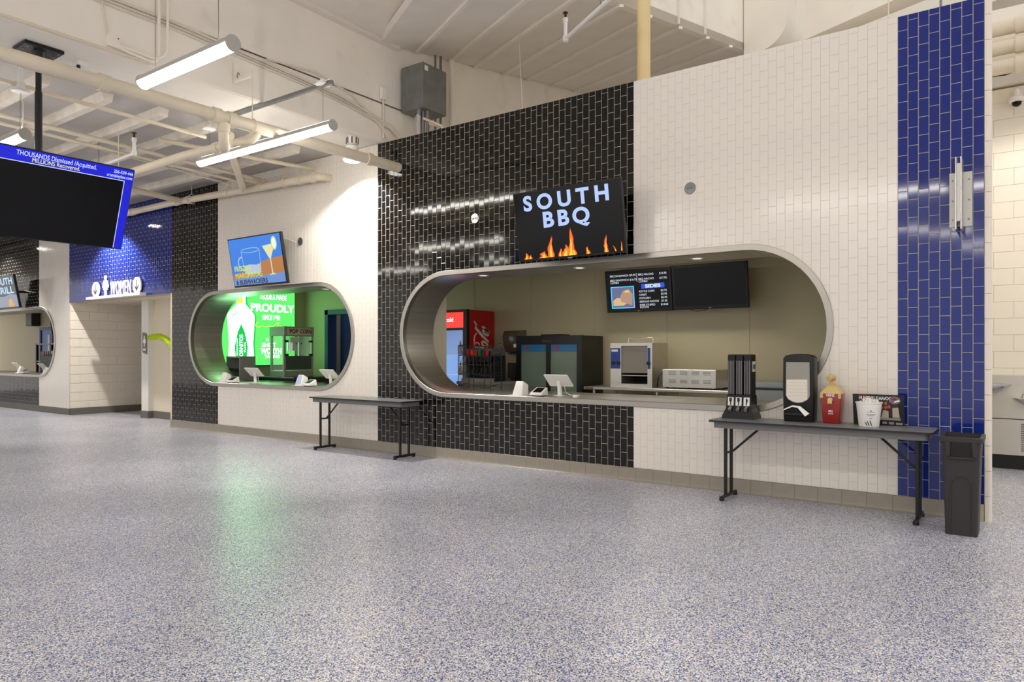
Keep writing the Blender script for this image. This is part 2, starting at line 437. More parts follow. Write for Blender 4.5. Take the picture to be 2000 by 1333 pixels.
struct(MB().box(-12.85, -0.6, 0.25, 3.0, 2.75, 2.85).build('ceiling_kitchen', M_kwall), 'flat kitchen ceiling')
gb = struct(MB().box(-31, -17.25, 2.9, 3.0, 0, 2.75).build('wall_grill_back', M_kwall), 'beige back wall of the grill kitchen')
struct(MB().box(-17.25, -17.15, 0.0, 3.0, 0, 2.49).build('wall_grill_right', M_kwall), 'thin partition between grill kitchen and restroom passage')
struct(MB().box(-31, -17.25, 0.25, 3.0, 2.75, 2.85).build('ceiling_grill', M_kwall), 'flat grill kitchen ceiling')
# doorway of the bar back wall
d1 = struct(MB().box(-12.03, -11.93, 2.86, 3.1, 0, 2.28).box(-11.2, -11.1, 2.86, 3.1, 0, 2.28).box(-12.03, -11.1, 2.86, 3.1, 2.18, 2.28).build('door_1', mat('blue_door_frame', srgb(30, 62, 120), 0.45)), 'blue framed doorway at the back of the green bar')
MB().box(-17.0, -10.2, 4.0, 4.05, 0, 2.75).box(-17, -10.2, 3.0, 4.05, 2.75, 2.85).build('back_panel', mat('blue_door', srgb(30, 96, 170), 0.5), d1)
# grill door
d2 = struct(MB().box(-26.3, -26.2, 2.84, 2.9, 0, 2.2).box(-25.4, -25.3, 2.84, 2.9, 0, 2.2).box(-26.2, -25.4, 2.84, 2.9, 2.1, 2.2).build('door_2', MATS['blue_door_frame']), 'blue door in the back wall of the grill kitchen')
MB().box(-26.2, -25.4, 2.87, 2.9, 0, 2.1).build('door_leaf', mat('blue_leaf', srgb(70, 110, 190), 0.4), d2)
MB().box(-25.7, -25.55, 2.86, 2.87, 1.3, 1.95).build('vision_panel', mat('pale_pane', srgb(200, 210, 225), 0.2), d2)

# ---- restroom passage
pl = struct(MB().box(-17.13, -17.11, 0.26, 4.0, 0, 2.49).build('wall_passage_left', M_block), 'cream block side wall of the restroom passage')
bme = MB().box(-0.008, 0, 0.002, 0.396, 0.002, 0.196).build('block', M_block, pl, bevel=0.003).data
first = True
for r in range(12):
    y = 0.0
    while y < 2.2:
        half = r % 2 and y == 0.0
        if first: o = pl.children[0]; first = False
        else: o = link('block', bme, pl)
        o.location = (-17.10, y, 0.10 + r * 0.2)
        if half: o.scale.y = 0.5
        y += 0.2 if half else 0.4
struct(MB().box(-17.13, -12.86, 0.25, 4.0, 2.49, 2.6).build('ceiling_passage', M_partition), 'low ceiling of the restroom passage')
struct(MB().box(-17.13, -12.86, 3.9, 4.0, 0, 2.49).build('wall_passage_back', M_partition), 'warm end wall of the restroom passage')
pp = struct(MB().box(-14.95, -12.86, 0.74, 0.86, 0, 2.49).build('wall_passage_partition', M_partition), 'cream privacy partition in the restroom passage')
MB().box(-15.23, -14.95, 0.62, 0.9, 0, 2.49).build('pillar', mat('pale_pillar', srgb(228, 226, 220), 0.5), pp, bevel=0.004)
bb = sroot('baseboard_passage', 'dark grey base band in the restroom passage')
MB().box(-17.10, -17.075, 0.0, 3.9, 0, 0.15).build('base_strip', M_grey_base, bb)
MB().box(-14.95, -12.86, 0.72, 0.74, 0, 0.15).box(-15.245, -14.935, 0.605, 0.74, 0, 0.15).build('base_strip', M_grey_base, bb)
struct(MB().box(-12.93, -12.86, 0.004, 0.74, 0, 2.49).build('wall_passage_right', M_partition), 'right jamb of the restroom passage')

# ---- ceiling: low painted deck on the left with joists, deep beam, open stands above on the right
dk = struct(MB().box(-31, -8.38, -14, 3.0, 4.33, 4.5).build('ceiling_left', M_deck), 'low painted concrete deck over the left concourse')
me = None
for k in range(17):
    y = -0.62 - 0.64 * k
    P = [(-0.045, 0), (0.045, 0), (0.065, 0.105), (-0.065, 0.105)]
    if me is None: o = MB().prism(P, -31, -8.40, 'x').build('joist', M_joist, dk); me = o.data
    else: o = link('joist', me, dk)
    o.location = (0, y, 4.226)
bm_ = struct(MB().box(-8.38, -7.3, -14, 7, 4.33, 4.875).build('trim_beam', M_conc, bevel=0.02), 'deep painted concrete beam crossing the concourse')
MB().box(-8.3, -7.335, -14, 7, 4.872, 4.892).build('joint_gap', M_dark, bm_)
MB().box(-8.38, -7.31, -14, 7, 4.892, 8.6).build('upstand', M_conc, bm_)
MB().box(-7.31, -7.20, -14, 0.25, 5.70, 5.78).build('ledge_strip', M_panel, bm_, bevel=0.01)
# sloping underside of the stands
NP = Vector((0.08542, -0.16788, 0.9821)); P1 = Vector((-7.35, 0.581, 5.814))
def pz(x, y): return P1.z - (NP.x * (x - P1.x) + NP.y * (y - P1.y)) / NP.z
def plate(pts, t): return MB().add([(x, y, z) for x, y, z in pts] + [(x, y, z + t) for x, y, z in pts],
    [tuple(range(len(pts))), tuple(range(2 * len(pts) - 1, len(pts) - 1, -1))] + [(k, len(pts) + k, len(pts) + (k + 1) % len(pts), (k + 1) % len(pts)) for k in range(len(pts))])
poly = [(-7.3, -0.05), (-2.55, -3.21), (-3.3, 4.5), (-3.3, 6.9), (-7.3, 6.9)]
poly = [(-7.3, -0.05), (-3.95, -2.28), (-3.9, 0.3), (-3.54, 4.15), (-3.54, 6.9), (-7.3, 6.9)]
sl = struct(plate([(x, y, pz(x, y)) for x, y in poly], 0.12).build('ceiling_slope', M_panel), 'sloping ribbed panel underside of the seating stands')
sd = Vector((-0.8212, 0.5464, 0)).normalized()
for s in (0.68, 1.42, 2.04, 2.83, 3.53, 4.36, 5.2, 6.0):
    a = Vector((-7.3, s, 0))
    b = a - sd * 7
    # clip at the right edge
    xe = -3.88 + max(0, 0) ; t = (xe - a.x) / (b.x - a.x); b = a + (b - a) * min(1, t)
    if b.y > 0.3: xe = -3.9 + (b.y - 0.3) * 0.0935; t = (xe - a.x) / ((a - sd * 7).x - a.x); b = a - sd * 7 * t
    n = Vector((-sd.y, sd.x, 0)) * 0.03
    pts = [(p.x, p.y) for p in (a - n, b - n, b + n, a + n)]
    vs = [(x, y, pz(x, y) - 0.035) for x, y in pts] + [(x, y, pz(x, y)) for x, y in pts]
    MB().add(vs, [(0, 1, 2, 3), (7, 6, 5, 4), (0, 4, 5, 1), (1, 5, 6, 2), (2, 6, 7, 3), (3, 7, 4, 0)]).build('rib', M_conc, sl)
# flat boarded soffit in front of the slope
zf = lambda x, y: 5.74 if x < -7.2 else pz(x, y)
fl = struct(plate([(-7.3, -14, 5.74), (9, -14, 5.74), (9, -1.9, 5.74), (-3.9, -1.9, 5.74), (-7.3, 0.35, 5.74)], 0.1).build('ceiling_front', M_panel), 'flat boarded soffit in front of the sloping stands')
for x in (-6.75, -6.2):
    MB().box(x - 0.012, x + 0.012, -5, -0.9 if x < -6.5 else -1.2, 5.725, 5.745).build('board_joint', M_panel, fl)
# upper fascia right of the slope, duct bend, back concrete, raker
fa = struct(MB().add([(-3.9, 0.3, pz(-3.9, 0.3)), (-3.54, 4.15, pz(-3.54, 4.15)), (-3.54, 4.15, 9), (-3.9, 0.3, 9), (-4.0, 0.3, pz(-3.9, 0.3)), (-3.64, 4.15, pz(-3.54, 4.15)), (-3.64, 4.15, 9), (-4.0, 0.3, 9)],
    [(0, 1, 2, 3), (7, 6, 5, 4), (0, 4, 5, 1), (1, 5, 6, 2), (3, 2, 6, 7), (0, 3, 7, 4)]).build('trim_fascia', M_conc), 'white boxed fascia beside the sloping stands')
for t in (0.02, 0.42, 0.62, 0.985):
    x, y = -3.9 + 0.36 * t, 0.3 + 3.85 * t
    MB().box(x + 0.0, x + 0.03, y - 0.012, y + 0.012, pz(x, y) + 0.01, 9).build('fascia_joint', M_panel, fa)
P = [(-3.54, 5.98)] + arc(-3.35, 6.45, 0.47, -PI / 2, 0, 10) + [(-2.88, 9), (-3.54, 9)]
db = MB().prism(P, 4.0, 5.0, 'y').build('duct_bend', M_conc, smooth=40); tag(db, 'large rounded cream duct rising behind the white tile wall', 'duct')
struct(MB().box(-8, 9, 6.9, 7.1, 0, 10).build('wall_back', M_conc), 'far beige concrete wall above the kitchens')
tag(MB().hexa([(-3.6, 6.1, 6.78), (0.5, 6.1, 7.64), (0.5, 6.9, 7.64), (-3.6, 6.9, 6.78)], [(-3.6, 6.1, 7.9), (0.5, 6.1, 8.76), (0.5, 6.9, 8.76), (-3.6, 6.9, 7.9)]).build('raker_beam', M_conc), 'sloping concrete raker beam above the white tile wall', 'beam')
tag(MB().hexa([(-3.6, 5.6, 6.0), (0.5, 5.6, 6.7), (0.5, 6.5, 6.7), (-3.6, 6.5, 6.0)], [(-3.6, 5.6, 6.42), (0.5, 5.6, 7.12), (0.5, 6.5, 7.12), (-3.6, 6.5, 6.42)]).build('raker_beam', M_panel), 'lower sloping beige beam just above the white tile wall', 'beam')

# ---- fountain alcove right of the tiled wall
aw = struct(MB().box(-0.7, 3.5, 3.41, 3.6, 0, 4.57).build('wall_alcove', M_block), 'cream block wall of the fountain alcove')
ame = None
for r in range(23):
    z0 = r * 0.2
    if z0 + 0.197 > 4.57: break
    x = -0.72 + (0.2 if r % 2 else 0)
    while x < 0.9:
        if ame is None: o = MB().box(0.0015, 0.3985, 0, 0.012, 0.0015, 0.1985).build('block', M_block, aw, bevel=0.002); ame = o.data
        else: o = link('block', ame, aw)
        o.location = (x, 3.4, z0); x += 0.4
struct(MB().box(-3.0, 3.5, 3.3, 3.7, 4.60, 5.5).build('trim_alcove_beam', M_conc), 'concrete beam over the alcove wall')
struct(MB().box(-0.9, -0.7, 2.9, 3.6, 0, 4.57).build('wall_alcove_left', M_block), 'return wall beside the alcove')

# =================================================================== LIGHT FITTINGS
def tube_light(label, x0, x1, y, z, canopy_z, wires, group='linear tube lights hung in rows', strut=None):
    t = thing('tube_light', label, 'light', (x0, y, z), group=group); L = x1 - x0; r = 0.056
    up = [(r * math.cos(a), r * math.sin(a)) for a in [PI * 1.04 * k / 12 - 0.06 for k in range(13)]]
    MB().prism(up + [(-0.03, -0.012), (0.03, -0.012)], 0.012, L - 0.012, 'x').build('housing', M_lightgrey, t, smooth=40)
    dn = [(0.049 * math.cos(a), 0.053 * math.sin(a) - 0.004) for a in [PI + PI * k / 12 for k in range(13)]]
    n = 2 if L > 2 else 1
    for k in range(n):
        MB().prism(dn, 0.014 + k * L / n, (k + 1) * L / n - 0.014, 'x').build('diffuser', M_tube, t, smooth=40)
    MB().box(0.05, L - 0.05, -0.013, 0.013, 0.05, 0.0562).build('added_uplight', mat('added_uplight_glow', (0.9, 0.9, 0.9), 0.4, emit=(1.0, 0.95, 0.87), es=24), t)  # added glowing strip, assumed, to brighten the beam and ceiling
    for a, b in ((0, 0.014), (L - 0.014, L)):
        MB().cyl((a, 0, 0), (b, 0, 0), 0.06, n=24).build('end_cap', M_lightgrey, t, smooth=40)
    for wx, wz in wires:
        MB().cyl((wx - x0, 0, 0.05), (wx - x0, 0, wz - z), 0.003, n=6).build('suspension_wire', M_galv, t)
        if canopy_z: MB().lathe([(0.03, 0.06), (0.032, 0.03), (0.075, 0.02), (0.08, 0.0), (0.02, -0.012)], (wx - x0, 0, wz - z), 16).build('canopy', M_wplastic, t, smooth=40)
    return t
tube_light('single tube light nearest the camera, hung below the deep beam', -5.86, -4.58, -4.07, 3.6, None, [(-5.66, 5.74), (-4.77, 5.74)])
tube_light('long double tube light hung in front of the white bar wall', -8.62, -6.03, -1.95, 3.835, True, [(-6.2, 4.30), (-8.4, 4.22)])
tube_light('tube light partly hidden behind the top of the hanging television', -10.6, -8.20, -4.07, 3.6, True, [(-8.33, 4.05), (-10.3, 4.22)])
tube_light('tube light far down the left concourse beyond the hanging television', -14.6, -12.2, -4.07, 3.6, True, [(-12.5, 4.22), (-14.3, 4.22)])
# the same fittings go on along and behind the viewpoint
for k, (x, y, z) in enumerate([(-3.3, -4.07, 3.6), (-0.7, -4.07, 3.6), (1.9, -4.07, 3.6), (-3.3, -9.6, 3.9), (0.6, -9.6, 3.9), (-7.2, -7.3, 3.75), (-11.4, -7.3, 3.75), (-1.2, -12.2, 3.9), (3.6, -7.2, 3.9), (-15.6, -7.3, 3.75)]):
    tube_light(['tube light overhead right of the nearest single tube', 'tube light overhead in front of the white tile wall', 'tube light overhead in front of the fountain alcove', 'tube light behind the viewpoint on the left', 'tube light directly behind the viewpoint', 'tube light beyond the left edge of view', 'second tube light beyond the left edge of view', 'rearmost tube light behind the viewpoint', 'tube light right of the viewpoint', 'third tube light beyond the left edge of view'][k],
               x, x + 2.44, y, z, None, [(x + 0.3, 5.74 if x > -7.3 else 4.32), (x + 2.1, 5.74 if x > -7.3 else 4.32)])
# strut carrying the long double light, canopy cables
t = thing('strut_channel', 'thin steel strut running under the beam to the long double light', 'strut', (-7.9, -1.95, 4.28))
MB().box(0, 1.85, -0.02, 0.02, 0.0, 0.04).build('channel', M_galv, t)
MB().box(1.58, 1.85, -0.03, 0.03, 0.04, 0.05).build('cap_plate', M_wplastic, t)
def high_bay(label, x, y, z, power, target):
    t = thing('flood_lamp', label, 'light', (x, y, z), group='round flood lamps under the ceiling')
    MB().lathe([(0.05, 0.34), (0.075, 0.33), (0.075, 0.22), (0.05, 0.2)], n=20).build('ballast_box', M_wplastic, t, smooth=40)
    MB().lathe([(0.05, 0.20), (0.085, 0.18), (0.085, 0.10), (0.06, 0.08)], n=20).build('socket_ring', M_wplastic, t, smooth=40)
    for k in range(8):
        a = 2 * PI * k / 8
        MB().cyl((0.078 * math.cos(a), 0.078 * math.sin(a), 0.215), (0.078 * math.cos(a), 0.078 * math.sin(a), 0.30), 0.008, n=6).build('cooling_slot', M_charcoal, t)
    MB().lathe([(0.05, 0.08), (0.115, 0.045), (0.135, 0.01), (0.13, 0.0)], n=24).build('reflector', M_wplastic, t, smooth=40)
    MB().lathe([(0.01, 0.006), (0.12, 0.004), (0.11, -0.02), (0.06, -0.034), (0.01, -0.038)], n=24).build('lens', mat('lit_flood_lens', (0.9, 0.9, 0.9), 0.4, emit=(1, 0.98, 0.92), es=12), t, smooth=40)
    s = spot('flood_lamp_light', (x, y, z - 0.06), target, power, 118, 0.35, 0.05); s.parent = t; s.location = (0, 0, -0.06)
    tag(s)
    return t
high_bay('round flood lamp against the white wall beside the black tile', -7.46, -0.42, 4.02, 310, (-7.9, 0.25, 1.5))
high_bay('round flood lamp over the blue restroom header', -14.9, -0.75, 4.06, 420, (-15.0, 0.1, 1.0))
high_bay('round flood lamp far left over the grill window', -20.5, -0.75, 4.06, 400, (-20.5, 0.1, 1.0))
high_bay('added unseen flood lamp overhead inside the fountain alcove', 0.7, 1.6, 4.5, 150, (0.3, 2.9, 1.2))  # added out of view to brighten the alcove alone
def downlight(label, x, y, on):
    t = thing('recessed_downlight', label, 'light', (x, y, ZC + RO - 0.0625), group='recessed downlights in the steel window heads')
    MB().lathe([(0.045, 0.012), (0.06, 0.0), (0.072, -0.004), (0.07, 0.002)], n=24).build('trim_ring', M_wplastic, t, smooth=40)
    MB().lathe([(0.002, 0.004), (0.05, 0.002), (0.045, -0.003), (0.002, -0.004)], n=20).build('lens', mat('dim_lens', (0.8, 0.8, 0.78), 0.4, emit=(1, 0.96, 0.9), es=0.7), t)
downlight('recessed downlight at the left of the barbecue window head', -5.75, 0.3, 1)
downlight('recessed downlight in the middle of the barbecue window head', -4.3, 0.3, 1)
downlight('recessed downlight at the right of the barbecue window head', -2.85, 0.3, 1)
downlight('recessed downlight in the green bar window head', -9.0, 0.4, 1)

# =================================================================== PIPES AND CONDUITS
def pipe(name, label, pts, r, m=M_pipe, rad=0.08, bands=(), group=None, n=14):
    o0 = Vector(pts[0]); t = thing(name, label, 'pipe', o0, group=group)
    P = bend([Vector(p) - o0 for p in pts], rad)
    MB().tube(P, r, n).build('pipe_run', m, t, smooth=50)
    for p, d in bands:
        p = Vector(p) - o0; d = Vector(d).normalized()
        MB().cyl(p - d * 0.045, p + d * 0.045, r * 1.22, n=n).build('coupling', m, t, smooth=50)
    return t
pm = pipe('drain_pipe', 'thick cream drain pipe crossing the upper left and entering the black tile', [(-7.0, 0.02, 3.93), (-7.0, -9, 3.89)], 0.068, bands=[((-7.0, -0.55, 3.928), (0, 1, 0)), ((-7.0, -2.55, 3.917), (0, 1, 0)), ((-7.0, -2.72, 3.916), (0, 1, 0)), ((-7.0, -3.86, 3.91), (0, 1, 0))])
for y in (-2.28,):
    MB().tube([(0.0 + 0.078 * math.cos(a), y - 0.02, -0.012 + 0.078 * math.sin(a)) for a in [2 * PI * k / 16 for k in range(16)]], 0.006, 6, True).build('hanger_ring', M_pipe, pm)
    MB().cyl((0, y - 0.02, 0.07), (0, y - 0.02, 0.62), 0.006, n=6).build('hanger_rod', M_pipe, pm)
hb = thing('hanger_bracket', 'small steel hanger plate bolted to the beam over the drain pipe', 'bracket', (-7.29, -2.3, 4.44))
MB().box(0, 0.012, -0.03, 0.03, 0.0, 0.24).build('plate', M_conc, hb); MB().box(0.0, 0.30, -0.015, 0.015, 0.02, 0.05).build('arm', M_conc, hb)
MB().tube([(0.05 + 0.02 * math.cos(a), 0, 0.09 + 0.03 * math.sin(a)) for a in [k * 0.5 for k in range(10)]], 0.005, 6).build('hook', M_galv, hb)
t = pipe('branch_pipe', 'cream branch drain dropping from the thick pipe with a curved trap', [(-7.0, -2.63, 3.86), (-7.0, -2.63, 3.66), (-7.1, -2.56, 3.61), (-7.2, -2.49, 3.68)], 0.055, rad=0.12, bands=[((-7.0, -2.63, 3.80), (0, 0, 1))])
pipe('branch_pipe', 'cream branch drain running left under the joists behind the television', [(-7.28, -2.45, 3.70), (-8.0, -2.5, 3.70), (-12.4, -2.5, 3.66)], 0.05, bands=[((-7.4, -2.46, 3.70), (1, 0, 0))])
for x in (-9.6, -11.8): MB().cyl((x + 7.28, -0.05, 0.02), (x + 7.28, -0.05, 0.63), 0.006, n=6).build('hanger_rod', M_pipe, [o for o in COL.objects if o.name == 'branch_pipe.001'][0])
pipe('branch_pipe', 'cream offset pipe bending up to the thick drain pipe', [(-7.02, -2.2, 3.86), (-7.06, -2.24, 3.77), (-7.2, -2.38, 3.74)], 0.04, rad=0.06)
pipe('branch_pipe', 'cream diagonal drain leading down to the pipe on the white wall', [(-8.3, -1.72, 4.18), (-8.6, -1.55, 4.13), (-10.2, -0.28, 4.03)], 0.052)
wp = pipe('wall_drain_pipe', 'cream drain pipe along the white wall with an elbow into the tile', [(-8.42, 0.02, 3.985), (-8.42, -0.17, 3.985), (-12.5, -0.17, 4.10), (-14.9, -0.17, 4.10)], 0.058, rad=0.12,
     bands=[((-8.6, -0.17, 3.99), (1, 0, 0)), ((-8.9, -0.17, 4.0), (1, 0, 0)), ((-9.9, -0.17, 4.03), (1, 0, 0)), ((-10.35, -0.17, 4.045), (1, 0, 0)), ((-12.0, -0.17, 4.085), (1, 0, 0)), ((-12.4, -0.17, 4.098), (1, 0, 0)), ((-14.0, -0.17, 4.1), (1, 0, 0))])
for x, z in ((-9.25, 4.01), (-10.75, 4.055), (-11.9, 4.085)):
    MB().tube([(x + 8.42, -0.19 + 0.068 * math.cos(a), z - 3.985 + 0.085 * math.sin(a)) for a in [2 * PI * k / 16 for k in range(16)]], 0.007, 6, True).build('hanger_ring', M_pipe, wp)
    MB().cyl((x + 8.42, -0.19, z - 3.985 + 0.08), (x + 8.42, -0.19, 4.33 - 3.985), 0.005, n=6).build('hanger_rod', M_pipe, wp)
pipe('branch_pipe', 'cream pipe joining the wall drain from the left concourse ceiling', [(-12.2, -0.2, 4.09), (-12.1, -0.9, 4.10), (-11.95, -2.2, 4.12), (-11.7, -5, 4.12)], 0.05)
CG = 'thin conduits under the left ceiling'
pipe('conduit', 'thin cream conduit nearest below the beam soffit on the left', [(-8.40, -2.0, 4.11), (-8.32, -4.3, 4.12), (-8.3, -9, 4.12)], 0.024, group=CG, n=8)
pipe('conduit', 'thin cream conduit upper of the pair behind the pole', [(-9.95, -0.05, 4.15), (-9.65, -3.8, 4.15), (-9.5, -7, 4.15)], 0.03, group=CG, n=8)
pipe('conduit', 'thin cream conduit lower of the pair behind the pole', [(-10.15, -0.05, 4.1), (-9.81, -3.75, 4.1), (-9.6, -7, 4.1)], 0.022, group=CG, n=8)
pipe('conduit', 'thinnest cream conduit farthest from the beam behind the pole', [(-10.4, -0.4, 4.1), (-9.9, -3.1, 4.1), (-9.7, -6, 4.1)], 0.014, group=CG, n=8)
pipe('conduit', 'thin cream conduit stub entering the white wall beside the elbow', [(-8.75, 0.02, 4.17), (-8.95, -1.1, 4.16), (-9.15, -2.2, 4.16)], 0.03, group=CG, n=8)
pipe('conduit', 'thin cream conduit along the lower corner of the beam', [(-7.26, -3.3, 4.345), (-7.26, -9, 4.345)], 0.016, group=CG, n=8)
# sprinkler drops
def sprinkler(label, x, y, z0, z1, run):
    t = thing('sprinkler', label, 'sprinkler', (x, y, z0), group='fire sprinklers')
    P = bend([(0, 0, z1 - z0), (0, 0, 0), tuple(Vector(run) - Vector((x, y, z0)))], 0.04)
    MB().tube(P, 0.022, 10).build('drop_pipe', M_wplastic, t, smooth=50)
    MB().cyl((0, 0, z1 - z0 - 0.03), (0, 0, z1 - z0 + 0.02), 0.03, n=12).build('coupling', M_wplastic, t, smooth=50)
    MB().cyl((0, 0, z1 - z0 + 0.02), (0, 0, z1 - z0 + 0.08), 0.014, n=8).cyl((0, 0, z1 - z0 + 0.075), (0, 0, z1 - z0 + 0.085), 0.03, n=12).build('sprinkler_head', mat('bronze', (0.09, 0.055, 0.035), 0.4, 0.8), t)
    MB().cyl((0, 0, -0.03), (0.0, 0, 0.03), 0.033, n=12).build('elbow', M_wplastic, t, smooth=50)
    q = (Vector(run) - Vector((x, y, z0))) * 0.7; MB().cyl(q, q + Vector((0, 0, (4.33 if x < -8 else 5.3) - z0)), 0.006, n=6).build('hanger_rod', M_galv, t)
sprinkler('upright sprinkler on a cream drop beside the hanging television', -9.13, -2.53, 3.90, 4.08, (-10.6, -2.48, 3.9))
sprinkler('upright sprinkler under the ribbed stands above the black tile', -4.2, -0.18, 4.92, 5.13, (-3.25, -0.75, 4.93))
# conduits on the beam face
CB = 'cables and conduits on the beam face'
for k, (dz, r, lb) in enumerate([(0.0, 0.012, 'lowest cable run along the beam face'), (0.035, 0.010, 'middle cable run along the beam face'), (0.075, 0.016, 'top conduit along the beam face')]):
    o = MB().tube([(-7.285, -9, 4.80 + dz), (-7.285, -3.0, 4.80 + dz), (-7.28, -1.6, 4.74 + dz * 0.8), (-7.28, -0.8, 4.68 + dz), (-7.27, 0.1, 4.55 + dz * 0.5), (-7.2, 0.35, 4.36)], r, 6).build('beam_cable', M_cord, smooth=50)
    tag(o, lb, 'cable', CB)
o = MB().tube([(-7.28, -1.9, 4.86), (-7.27, -1.2, 4.93), (-7.27, -0.6, 4.82), (-7.26, -0.1, 4.55), (-7.2, 0.15, 4.28)], 0.013, 6).build('beam_cable', M_cord, smooth=50); tag(o, 'white cable looping from the long light down to the black tile', 'cable', CB)
jb = thing('junction_box', 'square cream junction box on the beam face above the pole', 'box', (-7.30, -3.65, 4.39))
MB().box(0, 0.05, -0.055, 0.055, 0, 0.11).build('box_body', M_conc, jb, bevel=0.004); MB().box(0.05, 0.054, -0.058, 0.058, -0.003, 0.113).build('cover_plate', M_conc, jb)
MB().cyl((0.055, 0.04, 0.09), (0.06, 0.04, 0.09), 0.006, n=8).build('screw', M_dark, jb)
o = MB().tube(bend([(-7.27, -3.6, 4.405), (-7.26, -3.28, 4.36), (-7.26, -3.2, 4.42), (-7.26, -3.19, 5.7)], 0.1), 0.018, 8).build('conduit', M_conc, smooth=50); tag(o, 'cream conduit curving up the beam from the junction box', 'pipe', CB)
o = MB().tube(bend([(-7.27, -3.6, 4.43), (-7.24, -3.22, 4.40), (-7.24, -3.12, 4.50), (-7.24, -3.11, 5.7)], 0.1), 0.014, 8).build('conduit', M_conc, smooth=50); tag(o, 'second cream conduit curving up the beam from the junction box', 'pipe', CB)
o = MB().tube([(-7.28, -3.69, 4.5), (-7.27, -3.75, 4.8), (-7.27, -3.72, 5.1), (-7.27, -3.9, 5.7)], 0.008, 6).build('beam_cable', M_cord, smooth=50); tag(o, 'thin cable rising from the square junction box', 'cable', CB)
rc = thing('outlet_box', 'small white outlet box on the beam end beside the metal duct box', 'box', (-7.30, -0.02, 4.92))
MB().box(0, 0.05, -0.045, 0.045, 0, 0.16).build('box_body', M_wplastic, rc, bevel=0.004)
MB().cyl((0.025, 0, 0), (0.025, 0, -0.55), 0.016, n=8).build('conduit_drop', M_cord, rc, smooth=50)
# ducts and pipes above the wall
dx = thing('metal_duct_box', 'grey sheet metal box standing on pipes behind the black tile wall', 'duct', (-7.27, 0.33, 4.83))
MB().box(0, 0.42, 0, 0.5, 0, 0.64).build('box_body', M_galv, dx, bevel=0.006)
MB().box(0.05, 0.055, 0, 0.0, 0.1, 0.2).box(0.423, 0.426, 0.03, 0.1, 0.53, 0.6).build('sticker', M_wplastic, dx)
MB().cyl((0.20, 0.16, 0), (0.20, 0.16, -0.75), 0.062, n=20).cyl((0.20, 0.16, -0.06), (0.20, 0.16, -0.12), 0.067, n=20).build('round_duct', M_chrome, dx, smooth=50)
MB().cyl((0.3, 0.14, 0), (0.3, 0.14, -0.75), 0.022, n=10).build('riser', M_galv, dx, smooth=50)
MB().cyl((0.36, 0.16, 0), (0.36, 0.16, -0.75), 0.026, n=10).build('riser', M_galv, dx, smooth=50)
for k, (a, b) in enumerate([((-6.95, 0.45, 4.72), (-6.5, 0.6, 4.28)), ((-6.9, 0.5, 4.66), (-6.42, 0.7, 4.27))]):
    o = MB().tube([a, tuple((Vector(a) + Vector(b)) / 2 + Vector((0.05, 0, 0.08))), b], 0.02, 8).build('conduit', M_pipe, smooth=50)
    tag(o, ['short flexible conduit under the metal duct box', 'second flexible conduit under the metal duct box'][k], 'pipe')
pg = 'vertical pipes behind the black tile wall'
for k, (x, y, r, m_) in enumerate([(-7.2, 1.35, 0.045, M_conc), (-7.22, 1.12, 0.02, M_galv), (-7.22, 1.0, 0.016, M_galv)]):
    o = MB().cyl((x, y, 3.2), (x, y, 6.1), r, n=12).build('riser_pipe', m_, smooth=50)
    tag(o, ['thick cream riser right of the metal duct box', 'thin grey riser just right of the metal duct box', 'thinnest grey riser behind the metal duct box'][k], 'pipe', pg)
yp = thing('column_pipe', 'thick yellowed vertical pipe rising behind the black and white tile joint', 'pipe', (-3.59, 0.55, 2.85))
MB().cyl((0, 0, 0), (0, 0, 6), 0.078, n=24).build('pipe_run', M_ypipe, yp, smooth=50); MB().cyl((0, 0, 2.82), (0, 0, 2.86), 0.081, n=24).build('coupling', M_dark, yp, smooth=50)
for k, z in enumerate((4.62, 4.84, 5.06)):
    t = thing('insulated_pipe', ['lowest', 'middle', 'top'][k] + ' white insulated pipe over the fountain alcove', 'pipe', (-2.6, 2.75, z), group='insulated pipes over the alcove')
    MB().cyl((0, 0, 0), (2.5, 0, 0), 0.085, n=20).build('sleeve', M_pipe, t, smooth=50)
    MB().cyl((2.5, 0, 0), (5, 0, 0), 0.098, n=20).build('jacket', M_pipe, t, smooth=50)
o = MB().tube([(-1.2, 3.2, 4.75), (-0.2, 3.2, 4.68), (0.8, 3.2, 4.95)], 0.02, 6).build('alcove_cable', M_bcord, smooth=50); tag(o, 'black cable sagging below the insulated pipes', 'cable')
for k, (a, b, lb) in enumerate([((-5.62, 0.9, 5.93), (-5.05, 0.2, 4.3), 'thin slanted tie wire below the ribbed stands'), ((-1.0, 0.12, 4.3), (-1.0, 0.12, 8), 'thin hanging wire at the white and blue tile joint'), ((-0.62, 0.4, 4.3), (-0.62, 0.4, 8), 'dark hanging rod above the blue tile')]):
    o = MB().cyl(a, b, 0.005 if k < 2 else 0.012, n=6).build('hanging_wire', M_cord if k < 2 else M_galv); tag(o, lb, 'wire')

